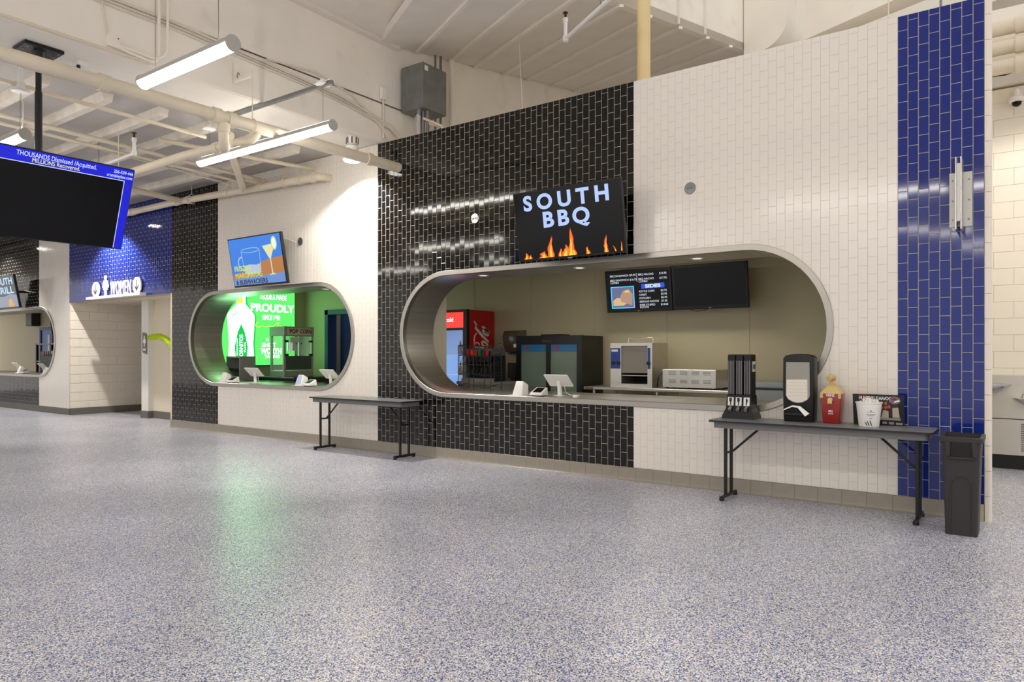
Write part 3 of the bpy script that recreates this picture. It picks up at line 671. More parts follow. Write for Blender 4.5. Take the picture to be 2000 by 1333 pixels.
# =================================================================== TELEVISIONS
def tv(name, label, W, H, loc, rot, group, bezel=0.014, depth=0.05, mount=True):
    t = thing(name, label, 'television', loc, rot, group)
    MB().box(-W / 2, W / 2, 0.0, depth, 0, H).build('casing', M_bplastic, t, bevel=0.005)
    MB().box(-W / 2 + bezel, W / 2 - bezel, -0.002, 0.002, bezel * 1.5, H - bezel).build('screen', M_screen, t)
    if mount:
        MB().box(-0.2, 0.2, depth, depth + 0.02, H * 0.25, H * 0.75).build('mount_plate', M_bmetal, t)
        MB().tube([(0, depth, H * 0.5), (0, 0.385, H * 0.5 - 0.03)], 0.03, 8).build('mount_arm', M_bmetal, t)
    return t
def area(name, t, polys, m, y): 
    mb = MB()
    for i, p in enumerate(polys): mb.flat(p, y)
    return mb.build(name, m, t, fixn=False)
WT = 'wall televisions over the service windows'
TILT = math.radians(10)
# --- SOUTH BBQ
W, H = 1.363, 0.775
t = tv('television', 'wall television reading SOUTH BBQ over flames on black', W, H, (-4.055, -0.32, 2.43), (TILT, 0, 0), WT)
mt = glow('screen_pale_blue', (176, 200, 252))
text('sign_text', 'SOUTH', mt, t, 0.0, 0.565, 0.225, -0.0045, width=1.08, offset=0.036, sp=1.5)
text('sign_text', 'BBQ', mt, t, -0.01, 0.362, 0.23, -0.0045, width=0.59, offset=0.036, sp=1.35)
def flame(cx, z0, w, h, lean=0.0, seed=0):
    rnd = random.Random(seed); L = []; R = []
    for k in range(9):
        u = k / 8; wid = w * (1 - u) ** 0.7 * (0.75 + 0.5 * rnd.random()); x = cx + lean * u * u + 0.25 * w * math.sin(u * 5 + seed) * u
        L.append((x - wid / 2, z0 + h * u)); R.append((x + wid / 2, z0 + h * u))
    return L + R[::-1]
mo = glow('flame_orange', (250, 120, 10), 1.0); my = glow('flame_yellow', (255, 214, 60), 1.0); mr_ = glow('flame_red', (200, 50, 8))
FL = [(-0.57, .07, .10, .02), (-0.52, .06, .06, .02), (-0.33, .13, .10, .0), (-0.235, .10, .31, .0), (-0.12, .06, .12, .01), (-0.05, .11, .17, .02), (0.02, .10, .40, .04), (0.06, .08, .13, 0), (0.235, .06, .11, -.01), (0.455, .06, .25, .0), (0.565, .02, .09, -.04), (0.635, .02, .14, 0)]
for i, (x, w_, h_, l) in enumerate(FL):
    h_ *= 0.75
    fl_ = area('flame_art', t, [flame(x, 0.024, w_, h_, l, i)], mr_, -0.0032)
    area('flame_core', fl_, [flame(x, 0.024, w_ * 0.78, h_ * 0.92, l, i)], mo, -0.0038)
    area('flame_heart', fl_, [flame(x, 0.024, w_ * 0.36, h_ * 0.62, l * 0.6, i)], my, -0.0044)
MB().box(-0.03, 0.03, -0.003, 0.0, -0.008, 0.006).build('logo_bump', M_galv, t)
# --- FROZEN MARGARITAS
t = tv('television', 'wall television showing frozen margaritas on blue above the green bar', W, H, (-9.69, -0.32, 2.43), (TILT, 0, 0), WT)
a, b, c, d = -W / 2 + 0.02, W / 2 - 0.02, 0.03, H - 0.02
area('screen_picture', t, [[(a, c), (b, c), (b, d), (a, d)]], glow('screen_blue', (22, 116, 216)), -0.003)
area('screen_picture', t, [[(a, 0.20), (-0.2, 0.26), (0.1, 0.36), (0.35, 0.40), (b, 0.42), (b, c), (a, c)]], glow('screen_tan', (176, 112, 50)), -0.0034)
area('screen_picture', t, [[(a, 0.14), (b, 0.17), (b, c), (a, c)]], glow('screen_table', (96, 136, 200)), -0.0038)
mg = glow('screen_glass', (206, 214, 196)); md_ = glow('screen_drink', (226, 216, 150))
area('glass_art', t, [[(0.20, 0.60), (0.52, 0.62), (0.38, 0.40), (0.36, 0.38), (0.34, 0.40)], [(0.355, 0.40), (0.375, 0.40), (0.385, 0.16), (0.36, 0.16)], [(0.28, 0.15), (0.47, 0.155), (0.38, 0.18)]], mg, -0.0042)
area('drink_art', t, [[(0.235, 0.585), (0.485, 0.60), (0.372, 0.42), (0.355, 0.42)]], md_, -0.0046)
area('lime_art', t, [[(0.50 + 0.07 * math.cos(k * PI / 8), 0.62 + 0.105 * math.sin(k * PI / 8)) for k in range(16)]], glow('screen_lime', (190, 206, 140)), -0.005)
area('lime_art', t, [[(0.50 + 0.05 * math.cos(k * PI / 8), 0.62 + 0.08 * math.sin(k * PI / 8)) for k in range(16)]], glow('screen_lime_flesh', (232, 238, 216)), -0.0054)
def stroke(name, pts, wid, m, y, closed=False):
    q = [Vector(p) for p in pts]; mb = MB(); n_ = len(q)
    for i in range(n_):
        d_ = (q[(i + 1) % n_ if closed else min(i + 1, n_ - 1)] - q[i - 1 if closed else max(i - 1, 0)]).normalized(); o_ = Vector((-d_.y, d_.x)) * wid / 2
        mb.v += [(q[i].x - o_.x, y, q[i].y - o_.y), (q[i].x + o_.x, y, q[i].y + o_.y)]
    mb.f = [(2 * i, 2 * i + 1, 2 * ((i + 1) % n_) + 1, 2 * ((i + 1) % n_)) for i in range(n_ if closed else n_ - 1)]
    return mb.build(name, m, t, fixn=False)
mj = glow('screen_jug', (150, 186, 220))
stroke('jug_art', [(-0.12 + 0.235 * math.cos(a), 0.56 + 0.035 * math.sin(a)) for a in [2 * PI * k / 24 for k in range(24)]], 0.010, mj, -0.0042, True)
stroke('jug_art', [(-0.355, 0.56), (-0.35, 0.45), (-0.335, 0.25), (-0.30, 0.20)], 0.012, mj, -0.0042); stroke('jug_art', [(0.115, 0.56), (0.11, 0.45), (0.095, 0.25), (0.06, 0.20)], 0.012, mj, -0.0042)
stroke('jug_art', [(-0.35, 0.47), (-0.42, 0.46), (-0.47, 0.41), (-0.465, 0.34), (-0.41, 0.28), (-0.34, 0.27)], 0.026, mj, -0.0042)
area('drink_art', t, [[(-0.325, 0.32), (-0.2, 0.345), (-0.02, 0.33), (0.095, 0.34), (0.085, 0.22), (0.05, 0.19), (-0.29, 0.19), (-0.32, 0.24)]], glow('screen_ice', (170, 190, 200)), -0.0042)
ml = glow('screen_lime_text', (206, 222, 60))
text('sign_text', 'FROZEN', ml, t, -0.60, 0.255, 0.115, -0.006, width=0.42, align='LEFT', offset=0.015)
text('sign_text', 'MARGARITAS', ml, t, -0.60, 0.145, 0.115, -0.006, width=0.70, align='LEFT', offset=0.01)
text('sign_text', '& BUSHWACKERS', glow('screen_ink', (20, 24, 30)), t, -0.60, 0.043, 0.10, -0.006, width=0.82, align='LEFT', offset=0.03)
# --- SOUTH GRILL
t = tv('television', 'wall television reading SOUTH GRILL over a burger at far left', W, H, (-19.63, -0.32, 2.43), (TILT, 0, 0), WT)
area('screen_picture', t, [[(a, c), (b, c), (b, d), (a, d)]], glow('screen_teal', (24, 44, 56)), -0.003)
area('screen_picture', t, [[(a, c), (b, c), (b, 0.30), (0.3, 0.33), (-0.1, 0.28), (a, 0.3)]], glow('screen_grey', (120, 132, 150)), -0.0034)
area('bun_art', t, [[(0.12, c), (0.42, c), (0.42, 0.10), (0.36, 0.20), (0.27, 0.23), (0.17, 0.20), (0.12, 0.10)]], glow('screen_bun', (206, 140, 70)), -0.0038)
mt2 = glow('screen_pale_text', (170, 200, 224))
text('sign_text', 'SOUTH', mt2, t, -0.56, 0.56, 0.22, -0.0045, width=1.12, align='LEFT', offset=0.03)
text('sign_text', 'GRILL', mt2, t, -0.56, 0.35, 0.22, -0.0045, width=1.12, align='LEFT', offset=0.03)
# --- kitchen menu screens
W, H = 1.05, 0.625
MG = 'menu screens on the kitchen back wall'
t = tv('menu_screen', 'lit barbecue menu screen on the kitchen back wall', W, H, (-4.61, 2.55, 1.985), (math.radians(8), 0, 0), MG, 0.03)
mw = glow('menu_white', (214, 222, 230)); 
for x, z, s, wd in [(-0.44, 0.53, 'BBQ SANDWICH', 0.30), (-0.12, 0.53, '$9.95', 0.10), (-0.44, 0.465, 'BBQ SANDWICH', 0.30), (-0.12, 0.465, '$16.75', 0.11), (-0.44, 0.43, 'COMBO', 0.14), (0.02, 0.53, 'BBQ NACHO', 0.24), (0.35, 0.53, '$12.95', 0.11), (0.02, 0.465, 'BBQ NACHO', 0.24), (0.35, 0.465, '$17.95', 0.11), (0.02, 0.43, 'COMBO', 0.14),
                    (0.02, 0.285, 'KETTLE CHIPS', 0.24), (0.36, 0.285, '$3.75', 0.09), (0.02, 0.235, 'CANDY', 0.12), (0.36, 0.235, '$5.95', 0.09), (0.02, 0.185, 'POPCORN', 0.17), (0.36, 0.185, '$6.95', 0.09), (0.02, 0.135, 'REGULAR NACHOS', 0.30), (0.36, 0.135, '$7.95', 0.09), (0.02, 0.085, 'PORK STUFFED', 0.24), (0.35, 0.085, '$14.00', 0.11), (0.02, 0.052, 'POTATO', 0.14)]:
    text('menu_text', s, mw, t, x, z, 0.04, -0.004, width=wd, align='LEFT', offset=0.008)
area('menu_rule', t, [[(-0.005, 0.44), (0.0, 0.44), (0.0, 0.57), (-0.005, 0.57)]], mw, -0.0035)
area('menu_banner', t, [[(0.06, 0.335), (0.42, 0.34), (0.42, 0.41), (0.06, 0.405)]], glow('menu_blue', (24, 80, 214)), -0.0035)
text('menu_text', 'SIDES', mw, t, 0.24, 0.35, 0.065, -0.0045, width=0.24, offset=0.05)
area('menu_picture', t, [[(-0.44, 0.06), (-0.06, 0.06), (-0.06, 0.385), (-0.44, 0.385)]], glow('menu_cyan', (70, 190, 250), 1.3), -0.0035)
area('menu_picture', t, [[(-0.425, 0.072), (-0.075, 0.072), (-0.075, 0.373), (-0.425, 0.373)]], glow('menu_slate', (96, 104, 140)), -0.004)
area('food_art', t, [[(-0.41, 0.10), (-0.25, 0.10), (-0.16, 0.14), (-0.2, 0.2), (-0.34, 0.22), (-0.41, 0.18)]], glow('menu_bun', (216, 176, 130)), -0.0044)
area('food_art', t, [[(-0.28, 0.16), (-0.1, 0.10), (-0.085, 0.26), (-0.14, 0.34), (-0.24, 0.32), (-0.29, 0.24)]], glow('menu_pork', (176, 140, 120)), -0.0046)
area('food_art', t, [[(-0.22, 0.29), (-0.13, 0.29), (-0.15, 0.33), (-0.2, 0.33)]], glow('menu_cheese', (226, 190, 90)), -0.005)
MB().box(-0.02, 0.02, -0.004, 0, 0.012, 0.024).build('maker_mark', M_galv, t)
t = tv('menu_screen', 'switched off black menu screen right of the lit menu', W + 0.02, H, (-3.54, 2.55, 1.99), (math.radians(8), 0, 0), MG, 0.035)
MB().box(-0.02, 0.02, -0.004, 0, 0.012, 0.024).build('maker_mark', M_galv, t)
MB().tube([(-0.3, 0.03, 0.0), (-0.2, 0.03, -0.03), (-0.1, 0.03, -0.02), (0.0, 0.03, 0.01)], 0.004, 6).build('cable_loop', M_bcord, t)
t = tv('menu_screen', 'tilted dark menu screen inside the grill window', 1.5, 0.86, (-22.95, 2.45, 1.9), (math.radians(10), 0, math.radians(20)), MG, 0.03)
for i in range(9):
    for j in range(2): area('menu_line', t, [[(-0.6 + 0.62 * j, 0.70 - 0.055 * i), (-0.6 + 0.62 * j + 0.3 + 0.05 * ((i + j) % 3), 0.70 - 0.055 * i), (-0.6 + 0.62 * j + 0.3 + 0.05 * ((i + j) % 3), 0.72 - 0.055 * i), (-0.6 + 0.62 * j, 0.72 - 0.055 * i)]], glow('menu_dim', (120, 140, 160)), -0.004)
area('food_art', t, [[(-0.5 + 0.13 * math.cos(k * 0.5236), 0.14 + 0.09 * math.sin(k * 0.5236)) for k in range(12)], [(0.42 + 0.13 * math.cos(k * 0.5236), 0.18 + 0.12 * math.sin(k * 0.5236)) for k in range(12)]], glow('menu_food', (190, 120, 50)), -0.004)
area('menu_banner', t, [[(-0.55, 0.74), (-0.2, 0.74), (-0.2, 0.78), (-0.55, 0.78)], [(0.2, 0.74), (0.55, 0.74), (0.55, 0.78), (0.2, 0.78)]], glow('menu_cyan2', (110, 170, 210)), -0.004)
# --- hanging television
W, H = 1.50, 0.844; tl = math.atan2(0.29, 0.793)
t = tv('hanging_television', 'large black television with a blue banner hung from a ceiling pole', W, H, (-7.73, -4.10, 2.473), (tl, 0, PI / 2), None, 0.008, 0.06, mount=False)
mb_ = glow('banner_blue', (8, 20, 206)); a, b, c, d = -W / 2 + 0.009, W / 2 - 0.009, 0.013, H - 0.009
area('banner', t, [[(a, H - 0.125), (b, H - 0.125), (b, d), (a, d)], [(W / 2 - 0.088, c), (b, c), (b, H - 0.125), (W / 2 - 0.088, H - 0.125)]], mb_, -0.003)
mwt = glow('banner_white', (206, 216, 255))
area('banner_rule', t, [[(a, H - 0.131), (W / 2 - 0.088, H - 0.131), (W / 2 - 0.088, H - 0.124), (a, H - 0.124)], [(W / 2 - 0.094, c), (W / 2 - 0.087, c), (W / 2 - 0.087, H - 0.124), (W / 2 - 0.094, H - 0.124)]], mwt, -0.0035)
text('banner_text', 'THOUSANDS Dismissed /Acquitted.', mwt, t, -0.31, H - 0.068, 0.062, -0.004, width=0.69, align='LEFT', offset=0.01)
text('banner_text', 'MILLIONS Recovered.', glow('banner_yellow', (236, 240, 90)), t, -0.18, H - 0.113, 0.058, -0.004, width=0.41, align='LEFT', offset=0.006)
text('banner_text', '256-539-446', mwt, t, 0.735, H - 0.062, 0.045, -0.004, width=0.19, align='RIGHT', offset=0.015)
text('banner_text', 'crumbleylaw.com', mwt, t, 0.735, H - 0.106, 0.045, -0.004, width=0.25, align='RIGHT', offset=0.015)
MB().box(-0.35, -0.28, -0.006, 0.02, -0.010, 0.004).box(0.30, 0.36, -0.006, 0.02, -0.010, 0.004).build('lower_clip', M_bmetal, t)
MB().box(-0.25, 0.25, 0.06, 0.12, 0.25, 0.6).build('rear_bracket', M_bmetal, t)
p = thing('ceiling_pole', 'black ceiling pole with bolted plate holding the large television', 'pole', (-7.75, -4.12, 4.33))
MB().box(-0.15, 0.15, -0.17, 0.17, -0.035, 0.0).build('ceiling_plate', M_bmetal, p, bevel=0.006)
for x in (-0.11, 0.0, 0.11):
    for y in (-0.13, 0.13): MB().cyl((x, y, -0.045), (x, y, -0.033), 0.012, n=8).build('bolt', M_galv, p)
MB().lathe([(0.06, -0.035), (0.05, -0.06), (0.032, -0.12)], n=16).build('collar', M_bmetal, p, smooth=40)
MB().cyl((0, 0, -0.1), (0, 0, -0.45), 0.026, n=16).build('upper_tube', M_bmetal, p, smooth=40)
MB().cyl((0, 0, -0.42), (0, 0, -1.45), 0.032, n=16).build('lower_tube', M_bmetal, p, smooth=40)
MB().box(-0.05, 0.05, -0.05, 0.05, -1.5, -1.4).build('pole_clamp', M_bmetal, p)
ob = thing('ceiling_outlet', 'white ceiling outlet with black plug beside the pole plate', 'outlet', (-7.75, -3.75, 4.33))
MB().box(-0.06, 0.06, -0.05, 0.05, -0.05, 0).build('outlet_box', M_wplastic, ob, bevel=0.005); MB().cyl((0.02, -0.02, -0.05), (0.02, -0.02, -0.1), 0.018, n=10).build('plug', M_bplastic, ob)
MB().tube([(0.02, -0.02, -0.1), (0.02, -0.08, -0.14), (0, -0.2, -0.08), (0, -0.34, -0.07)], 0.007, 6).build('power_cord', M_bcord, ob)
cn = thing('ceiling_rose', 'round white ceiling rose with cord above the half hidden tube light', 'fitting', (-8.33, -4.07, 4.05))
MB().tube([(0, 0, 0.0), (0.02, 0.02, -0.12), (-0.015, 0.03, -0.28), (0.0, 0.01, -0.4)], 0.007, 6).build('cord', M_cord, cn); MB().lathe([(0.02, 0.28), (0.02, 0.11), (0.045, 0.1), (0.05, 0.04), (0.085, 0.025), (0.085, 0.01)], n=16).build('rose_body', M_wplastic, cn, smooth=40)

# =================================================================== WALL FITTINGS
PLG = 'round steel cover plates on the tile'
for k, (x, z, lb) in enumerate([(-5.647, 3.083, 'round steel cover plate on black tile left of the SOUTH BBQ television'), (-2.807, 3.082, 'round steel cover plate on white tile right of the SOUTH BBQ television'), (-9.115, 3.108, 'round steel cover plate on white tile right of the margarita television')]):
    t = thing('cover_plate', lb, 'plate', (x, -0.004, z), (PI / 2, 0, 0), PLG)
    MB().lathe([(0.058, -0.004), (0.062, 0.002), (0.058, 0.006), (0.002, 0.009)], n=28).build('disc', M_galv if k else M_chrome, t, smooth=40)
    MB().cyl((0.018, 0, 0.008), (0.018, 0, 0.012), 0.006, n=8).cyl((-0.018, 0, 0.008), (-0.018, 0, 0.012), 0.006, n=8).build('screws', M_dark, t)
o = MB().tube([(-9.20, -0.02, 3.10), (-9.32, -0.10, 3.16), (-9.45, -0.30, 3.12), (-9.5, -0.33, 3.05)], 0.006, 6).build('video_cable', M_cord, smooth=50); tag(o, 'white cable from the round plate to the margarita television', 'cable')
# blade sign on the blue tile, seen edge on
t = thing('blade_sign', 'narrow metal blade sign bracket projecting from the blue tile', 'sign', (-0.44, -0.005, 2.44))
MB().box(-0.085, 0.078, -0.006, 0.0, 0.0, 0.455).build('wall_plate', mat('pale_aluminium', srgb(206, 204, 198), 0.45, 0.2), t, bevel=0.002)
for x in (-0.06, 0.055):
    for z in (0.06, 0.22, 0.39): MB().cyl((x, -0.006, z), (x, -0.011, z), 0.008, n=10).build('screw', M_galv, t)
for x in (-0.024, 0.012):
    MB().box(x - 0.005, x + 0.005, -0.22, -0.02, -0.05, 0.54).build('sign_panel', M_steel2, t, bevel=0.002)
MB().box(-0.018, 0.006, -0.20, -0.006, 0.02, 0.49).build('core_panel', M_wletter, t)
# WOMEN sign
t = thing('restroom_sign', 'white WOMEN sign with figure and arrow discs on a ledge', 'sign', (-14.93, 0, 2.49))
MB().box(-1.12, 1.13, -0.13, 0.0, 0.0, 0.055).build('ledge', M_wletter, t, bevel=0.004)
wm = text('letters', 'WOMEN', M_wletter, t, -0.22, 0.062, 0.40, -0.045, width=0.84, align='LEFT', offset=0.0, depth=0.008, sp=1.12)
def arrow_disc(x):
    d = MB().cyl((x, -0.055, 0.21), (x, -0.03, 0.21), 0.16, n=32).build('arrow_disc', M_wletter, t, smooth=40)
    P = [(-0.012, 0.11), (0.012, 0.11), (0.012, -0.06), (0.062, 0.0), (0.085, -0.015), (0.0, -0.115), (-0.085, -0.015), (-0.062, 0.0), (-0.012, -0.06)]
    a_ = MB().prism([(x + p[0], 0.21 + p[1]) for p in P], -0.058, -0.054, 'y').build('arrow', M_charcoal, d)
arrow_disc(-0.86); arrow_disc(0.86)
FIG = [(-0.02, 0), (0.02, 0), (0.03, 0.13), (0.085, 0.13), (0.06, 0.25), (0.10, 0.17), (0.12, 0.18), (0.075, 0.31), (0.03, 0.335), (-0.03, 0.335), (-0.075, 0.31), (-0.12, 0.18), (-0.10, 0.17), (-0.06, 0.25), (-0.085, 0.13), (-0.03, 0.13)]
MB().prism([(-0.44 + p[0], 0.055 + p[1] * 1.0) for p in FIG], -0.055, -0.03, 'y').cyl((-0.44, -0.055, 0.44), (-0.44, -0.03, 0.44), 0.042, n=20).build('woman_figure', M_wletter, t)
t = thing('restroom_plaque', 'grey restroom plaque with white female figure on the pillar', 'sign', (-15.07, 0.612, 1.35))
MB().prism([(-0.09, 0.07), (-0.05, 0.02), (0.09, 0.0), (0.09, 0.40), (0.05, 0.445), (-0.09, 0.46)], -0.008, 0.006, 'y').build('plate', mat('plaque_grey', srgb(120, 118, 114), 0.5), t)
MB().prism([(p[0] * 0.5, 0.16 + p[1] * 0.5) for p in FIG], -0.011, -0.008, 'y').cyl((0, -0.011, 0.355), (0, -0.008, 0.355), 0.022, n=14).build('figure', M_wletter, t)
MB().box(-0.055, 0.055, -0.011, -0.008, 0.075, 0.115).build('braille_strip', M_wletter, t)
# fuzzy yellow-green arm
P = [(-14.25, 0.30, 1.68), (-14.05, 0.29, 1.70), (-13.85, 0.28, 1.70), (-13.6, 0.27, 1.655), (-13.4, 0.26, 1.55), (-13.2, 0.25, 1.38), (-12.97, 0.24, 1.16)]
Q = []
for i in range(len(P) - 1):
    for k in range(8): Q.append(Vector(P[i]).lerp(Vector(P[i + 1]), k / 8))
Q.append(Vector(P[-1]))
rnd = random.Random(3)
t = thing('fuzzy_duster', 'bright yellow-green fuzzy duster poking out past the black tile corner', 'duster', P[-1])
Mfz = mat('lime_fuzz', srgb(188, 214, 24), 0.9, noise=0.2, nscale=60, bump=0.8, bscale=90)
MB().tube([q - Vector(P[-1]) for q in Q], [0.055 * (0.88 + 0.24 * rnd.random()) for q in Q], 12).build('sleeve', Mfz, t, smooth=60)
fb = MB()
for q in Q[::1]:
    for k in range(14):
        d = Vector((rnd.gauss(0, 1), rnd.gauss(0, 1), rnd.gauss(0, 1))).normalized(); o_ = q - Vector(P[-1])
        s_ = d.orthogonal() * 0.008
        fb.add([o_ + d * 0.04 - s_, o_ + d * 0.04 + s_, o_ + d * 0.075], [(0, 1, 2)])
tag(fb.build('fibres', Mfz, t, fixn=False), kind='stuff')
# security camera in the alcove
t = thing('security_camera', 'small white dome security camera on the alcove wall', 'camera', (-0.10, 3.4, 4.40))
MB().box(-0.04, 0.06, -0.03, 0.0, -0.06, 0.12).build('wall_mount', M_wplastic, t, bevel=0.008); MB().tube(bend([(0.01, -0.02, 0.08), (0.01, -0.14, 0.08), (0.01, -0.14, -0.02)], 0.04), 0.03, 12).build('arm', M_wplastic, t, smooth=50)
MB().lathe([(0.04, 0.04), (0.075, 0.02), (0.08, -0.02), (0.06, -0.03)], (0.01, -0.14, -0.03), 20).build('housing', M_wplastic, t, smooth=50)
MB().lathe([(0.05, 0.0), (0.045, -0.03), (0.02, -0.05)], (0.01, -0.14, -0.06), 16).build('dome', M_screen, t, smooth=50)
# drinking fountain
t = thing('drinking_fountain', 'stainless steel two-level drinking fountain in the alcove', 'fountain', (-0.05, 3.397, 0))
MB().box(-0.55, 0.75, -0.10, 0, 0.60, 1.12).build('upper_panel', M_steel2, t, bevel=0.004)
lp = MB().box(-0.55, 0.75, -0.12, 0, 0.17, 0.595).build('lower_panel', M_steel2, t, bevel=0.004)
for k in range(13): MB().hexa([(0.0, -0.128, 0.225 + k * 0.026), (0.5, -0.128, 0.225 + k * 0.026), (0.5, -0.12, 0.22 + k * 0.026), (0.0, -0.12, 0.22 + k * 0.026)], [(0.0, -0.124, 0.235 + k * 0.026), (0.5, -0.124, 0.235 + k * 0.026), (0.5, -0.12, 0.236 + k * 0.026), (0.0, -0.12, 0.236 + k * 0.026)]).build('louver', M_galv, lp)
MB().box(-0.55, 0.75, -0.06, 0, 0.0, 0.165).build('kick_base', M_bmetal, t)
for x, z in ((-0.28, 1.0), (0.12, 0.84)):
    MB().lathe([(0.05, -0.09), (0.12, -0.05), (0.19, 0.0), (0.20, 0.02), (0.17, 0.018), (0.08, -0.03)], (x, -0.27, z), 24).build('basin', M_chrome, t, smooth=50)
    MB().box(x - 0.12, x + 0.12, -0.2, -0.08, z - 0.05, z + 0.012).build('basin_bracket', M_steel2, t, bevel=0.006)
    MB().tube([(x - 0.1, -0.16, z), (x - 0.1, -0.17, z + 0.05), (x - 0.08, -0.21, z + 0.06)], 0.012, 8).build('bubbler', M_chrome, t, smooth=50)

# =================================================================== FOLDING TABLES
def table(label, x0, x1, y0, y1, z):
    t = thing('folding_table', label, 'table', ((x0 + x1) / 2, (y0 + y1) / 2, 0), group='grey folding tables'); hx, hy = (x1 - x0) / 2, (y1 - y0) / 2
    rp = rrect(-hx, hx, -hy, hy, 0.035)
    MB().prism(rp, z - 0.003, z, 'z').build('laminate_top', M_laminate, t)
    MB().prism(rrect(-hx - 0.004, hx + 0.004, -hy - 0.004, hy + 0.004, 0.038), z - 0.019, z - 0.003, 'z').build('edge_band', M_edge, t)
    i = 0.035
    MB().prism(rrect(-hx + i, hx - i, -hy + i, hy - i, 0.03), z - 0.075, z - 0.019, 'z').build('apron', M_apron, t)
    for s in (-1, 1):
        x = s * (hx - 0.12)
        for y in (-0.10, 0.06): MB().box(x - 0.014, x + 0.014, y - 0.014, y + 0.014, 0.03, z - 0.07).build('leg', M_bmetal, t, bevel=0.004)
        MB().cyl((x, -hy + 0.01, 0.03), (x, hy - 0.05, 0.03), 0.017, n=12).build('foot_bar', M_bmetal, t, smooth=40)
        for y in (-hy + 0.03, hy - 0.07): MB().lathe([(0.022, 0.0), (0.024, 0.02), (0.016, 0.035)], (x, y, 0), 12).build('foot_cap', M_bplastic, t, smooth=40)
        MB().tube([(x - s * 0.02, -0.02, z - 0.32), (x - s * 0.06, -0.02, z - 0.29), (x - s * 0.30, -0.02, z - 0.07)], 0.011, 8).build('folding_brace', M_bmetal, t, smooth=40)
        MB().cyl((x, -0.10, z - 0.32), (x, 0.06, z - 0.32), 0.011, n=8).build('cross_bar', M_bmetal, t)
    return t
TZ = 0.755
table('grey folding table with condiments in front of the white and blue tile', -2.43, -0.60, -0.50, -0.03, TZ)
table('empty grey folding table under the gap between the two windows', -8.33, -6.50, -0.47, -0.03, TZ)
# trash can
t = thing('trash_can', 'tall narrow charcoal trash can beside the condiment table', 'trash can', (-0.40, -0.49, 0))
H_ = 0.75; b_ = [(-0.10, -0.16), (0.10, -0.16), (0.10, 0.16), (-0.10, 0.16)]; 
mb = MB(); pr = [(rrect(-0.105, 0.105, -0.165, 0.165, 0.03), 0.0), (rrect(-0.122, 0.122, -0.19, 0.19, 0.03), 0.62), (rrect(-0.128, 0.128, -0.20, 0.20, 0.03), 0.73), (rrect(-0.118, 0.118, -0.19, 0.19, 0.03), 0.73), (rrect(-0.095, 0.095, -0.155, 0.155, 0.03), 0.02)]
n = len(pr[0][0])
for P, z in pr: mb.v += [(p[0], p[1], z) for p in P]
for i in range(len(pr) - 1):
    for k in range(n): mb.f.append((i * n + k, i * n + (k + 1) % n, (i + 1) * n + (k + 1) % n, (i + 1) * n + k))
mb.f += [tuple(range(n - 1, -1, -1)), tuple(range(4 * n, 5 * n))]
mb.build('bin_body', M_charcoal, t, smooth=35)
o1 = rrect(-0.143, 0.143, -0.217, 0.217, 0.035); i1 = rrect(-0.120, 0.120, -0.192, 0.192, 0.03); mb = MB()
for P, z in ((o1, 0.715), (o1, 0.745), (i1, 0.75), (i1, 0.70)): mb.v += [(p[0], p[1], z) for p in P]
for i in range(3):
    for k in range(n): mb.f.append((i * n + k, i * n + (k + 1) % n, (i + 1) * n + (k + 1) % n, (i + 1) * n + k))
mb.build('rim', M_charcoal, t, smooth=35)
for x in (-0.095, 0.075): MB().hexa([(x, -0.212, 0.60), (x + 0.025, -0.212, 0.60), (x + 0.025, -0.18, 0.60), (x, -0.18, 0.60)], [(x - 0.01, -0.216, 0.72), (x + 0.03, -0.216, 0.72), (x + 0.03, -0.19, 0.72), (x - 0.01, -0.19, 0.72)]).build('handle_post', M_charcoal, t, bevel=0.006)
MB().box(-0.085, 0.085, -0.212, -0.195, 0.585, 0.60).build('handle_bar', M_charcoal, t, bevel=0.004)
MB().box(-0.062, 0.062, -0.1975, -0.19, 0.60, 0.70).build('hand_hole', M_bplastic, t)
P_ = [(-0.07, 0.02), (-0.07, 0.38)] + arc(0, 0.38, 0.07, PI, 0, 10) + [(0.07, 0.02)]
mb = MB()
for x, z in P_: mb.v.append((x, -0.166 - 0.025 * z / 0.62, z))
tb = MB().tube([(x, -0.166 - 0.025 * z / 0.62, z) for x, z in P_], 0.007, 6).build('molded_rib', M_charcoal, t, smooth=50)

# =================================================================== CONDIMENT TABLE
# cutlery dispenser
t = thing('cutlery_dispenser', 'tall black cutlery dispenser with three towers on the condiment table', 'dispenser', (-2.23, -0.15, TZ))
MB().hexa([(-0.155, -0.115, 0), (0.155, -0.115, 0), (0.155, 0.115, 0), (-0.155, 0.115, 0)], [(-0.15, -0.11, 0.03), (0.15, -0.11, 0.03), (0.15, 0.11, 0.03), (-0.15, 0.11, 0.03)]).hexa([(-0.15, -0.11, 0.03), (0.15, -0.11, 0.03), (0.15, 0.11, 0.03), (-0.15, 0.11, 0.03)], [(-0.122, -0.085, 0.10), (0.122, -0.085, 0.10), (0.122, 0.10, 0.10), (-0.122, 0.10, 0.10)]).hexa([(-0.122, -0.085, 0.10), (0.122, -0.085, 0.10), (0.122, 0.10, 0.10), (-0.122, 0.10, 0.10)], [(-0.115, -0.075, 0.225), (0.115, -0.075, 0.225), (0.115, 0.095, 0.225), (-0.115, 0.095, 0.225)]).build('flared_base', M_bplastic, t)
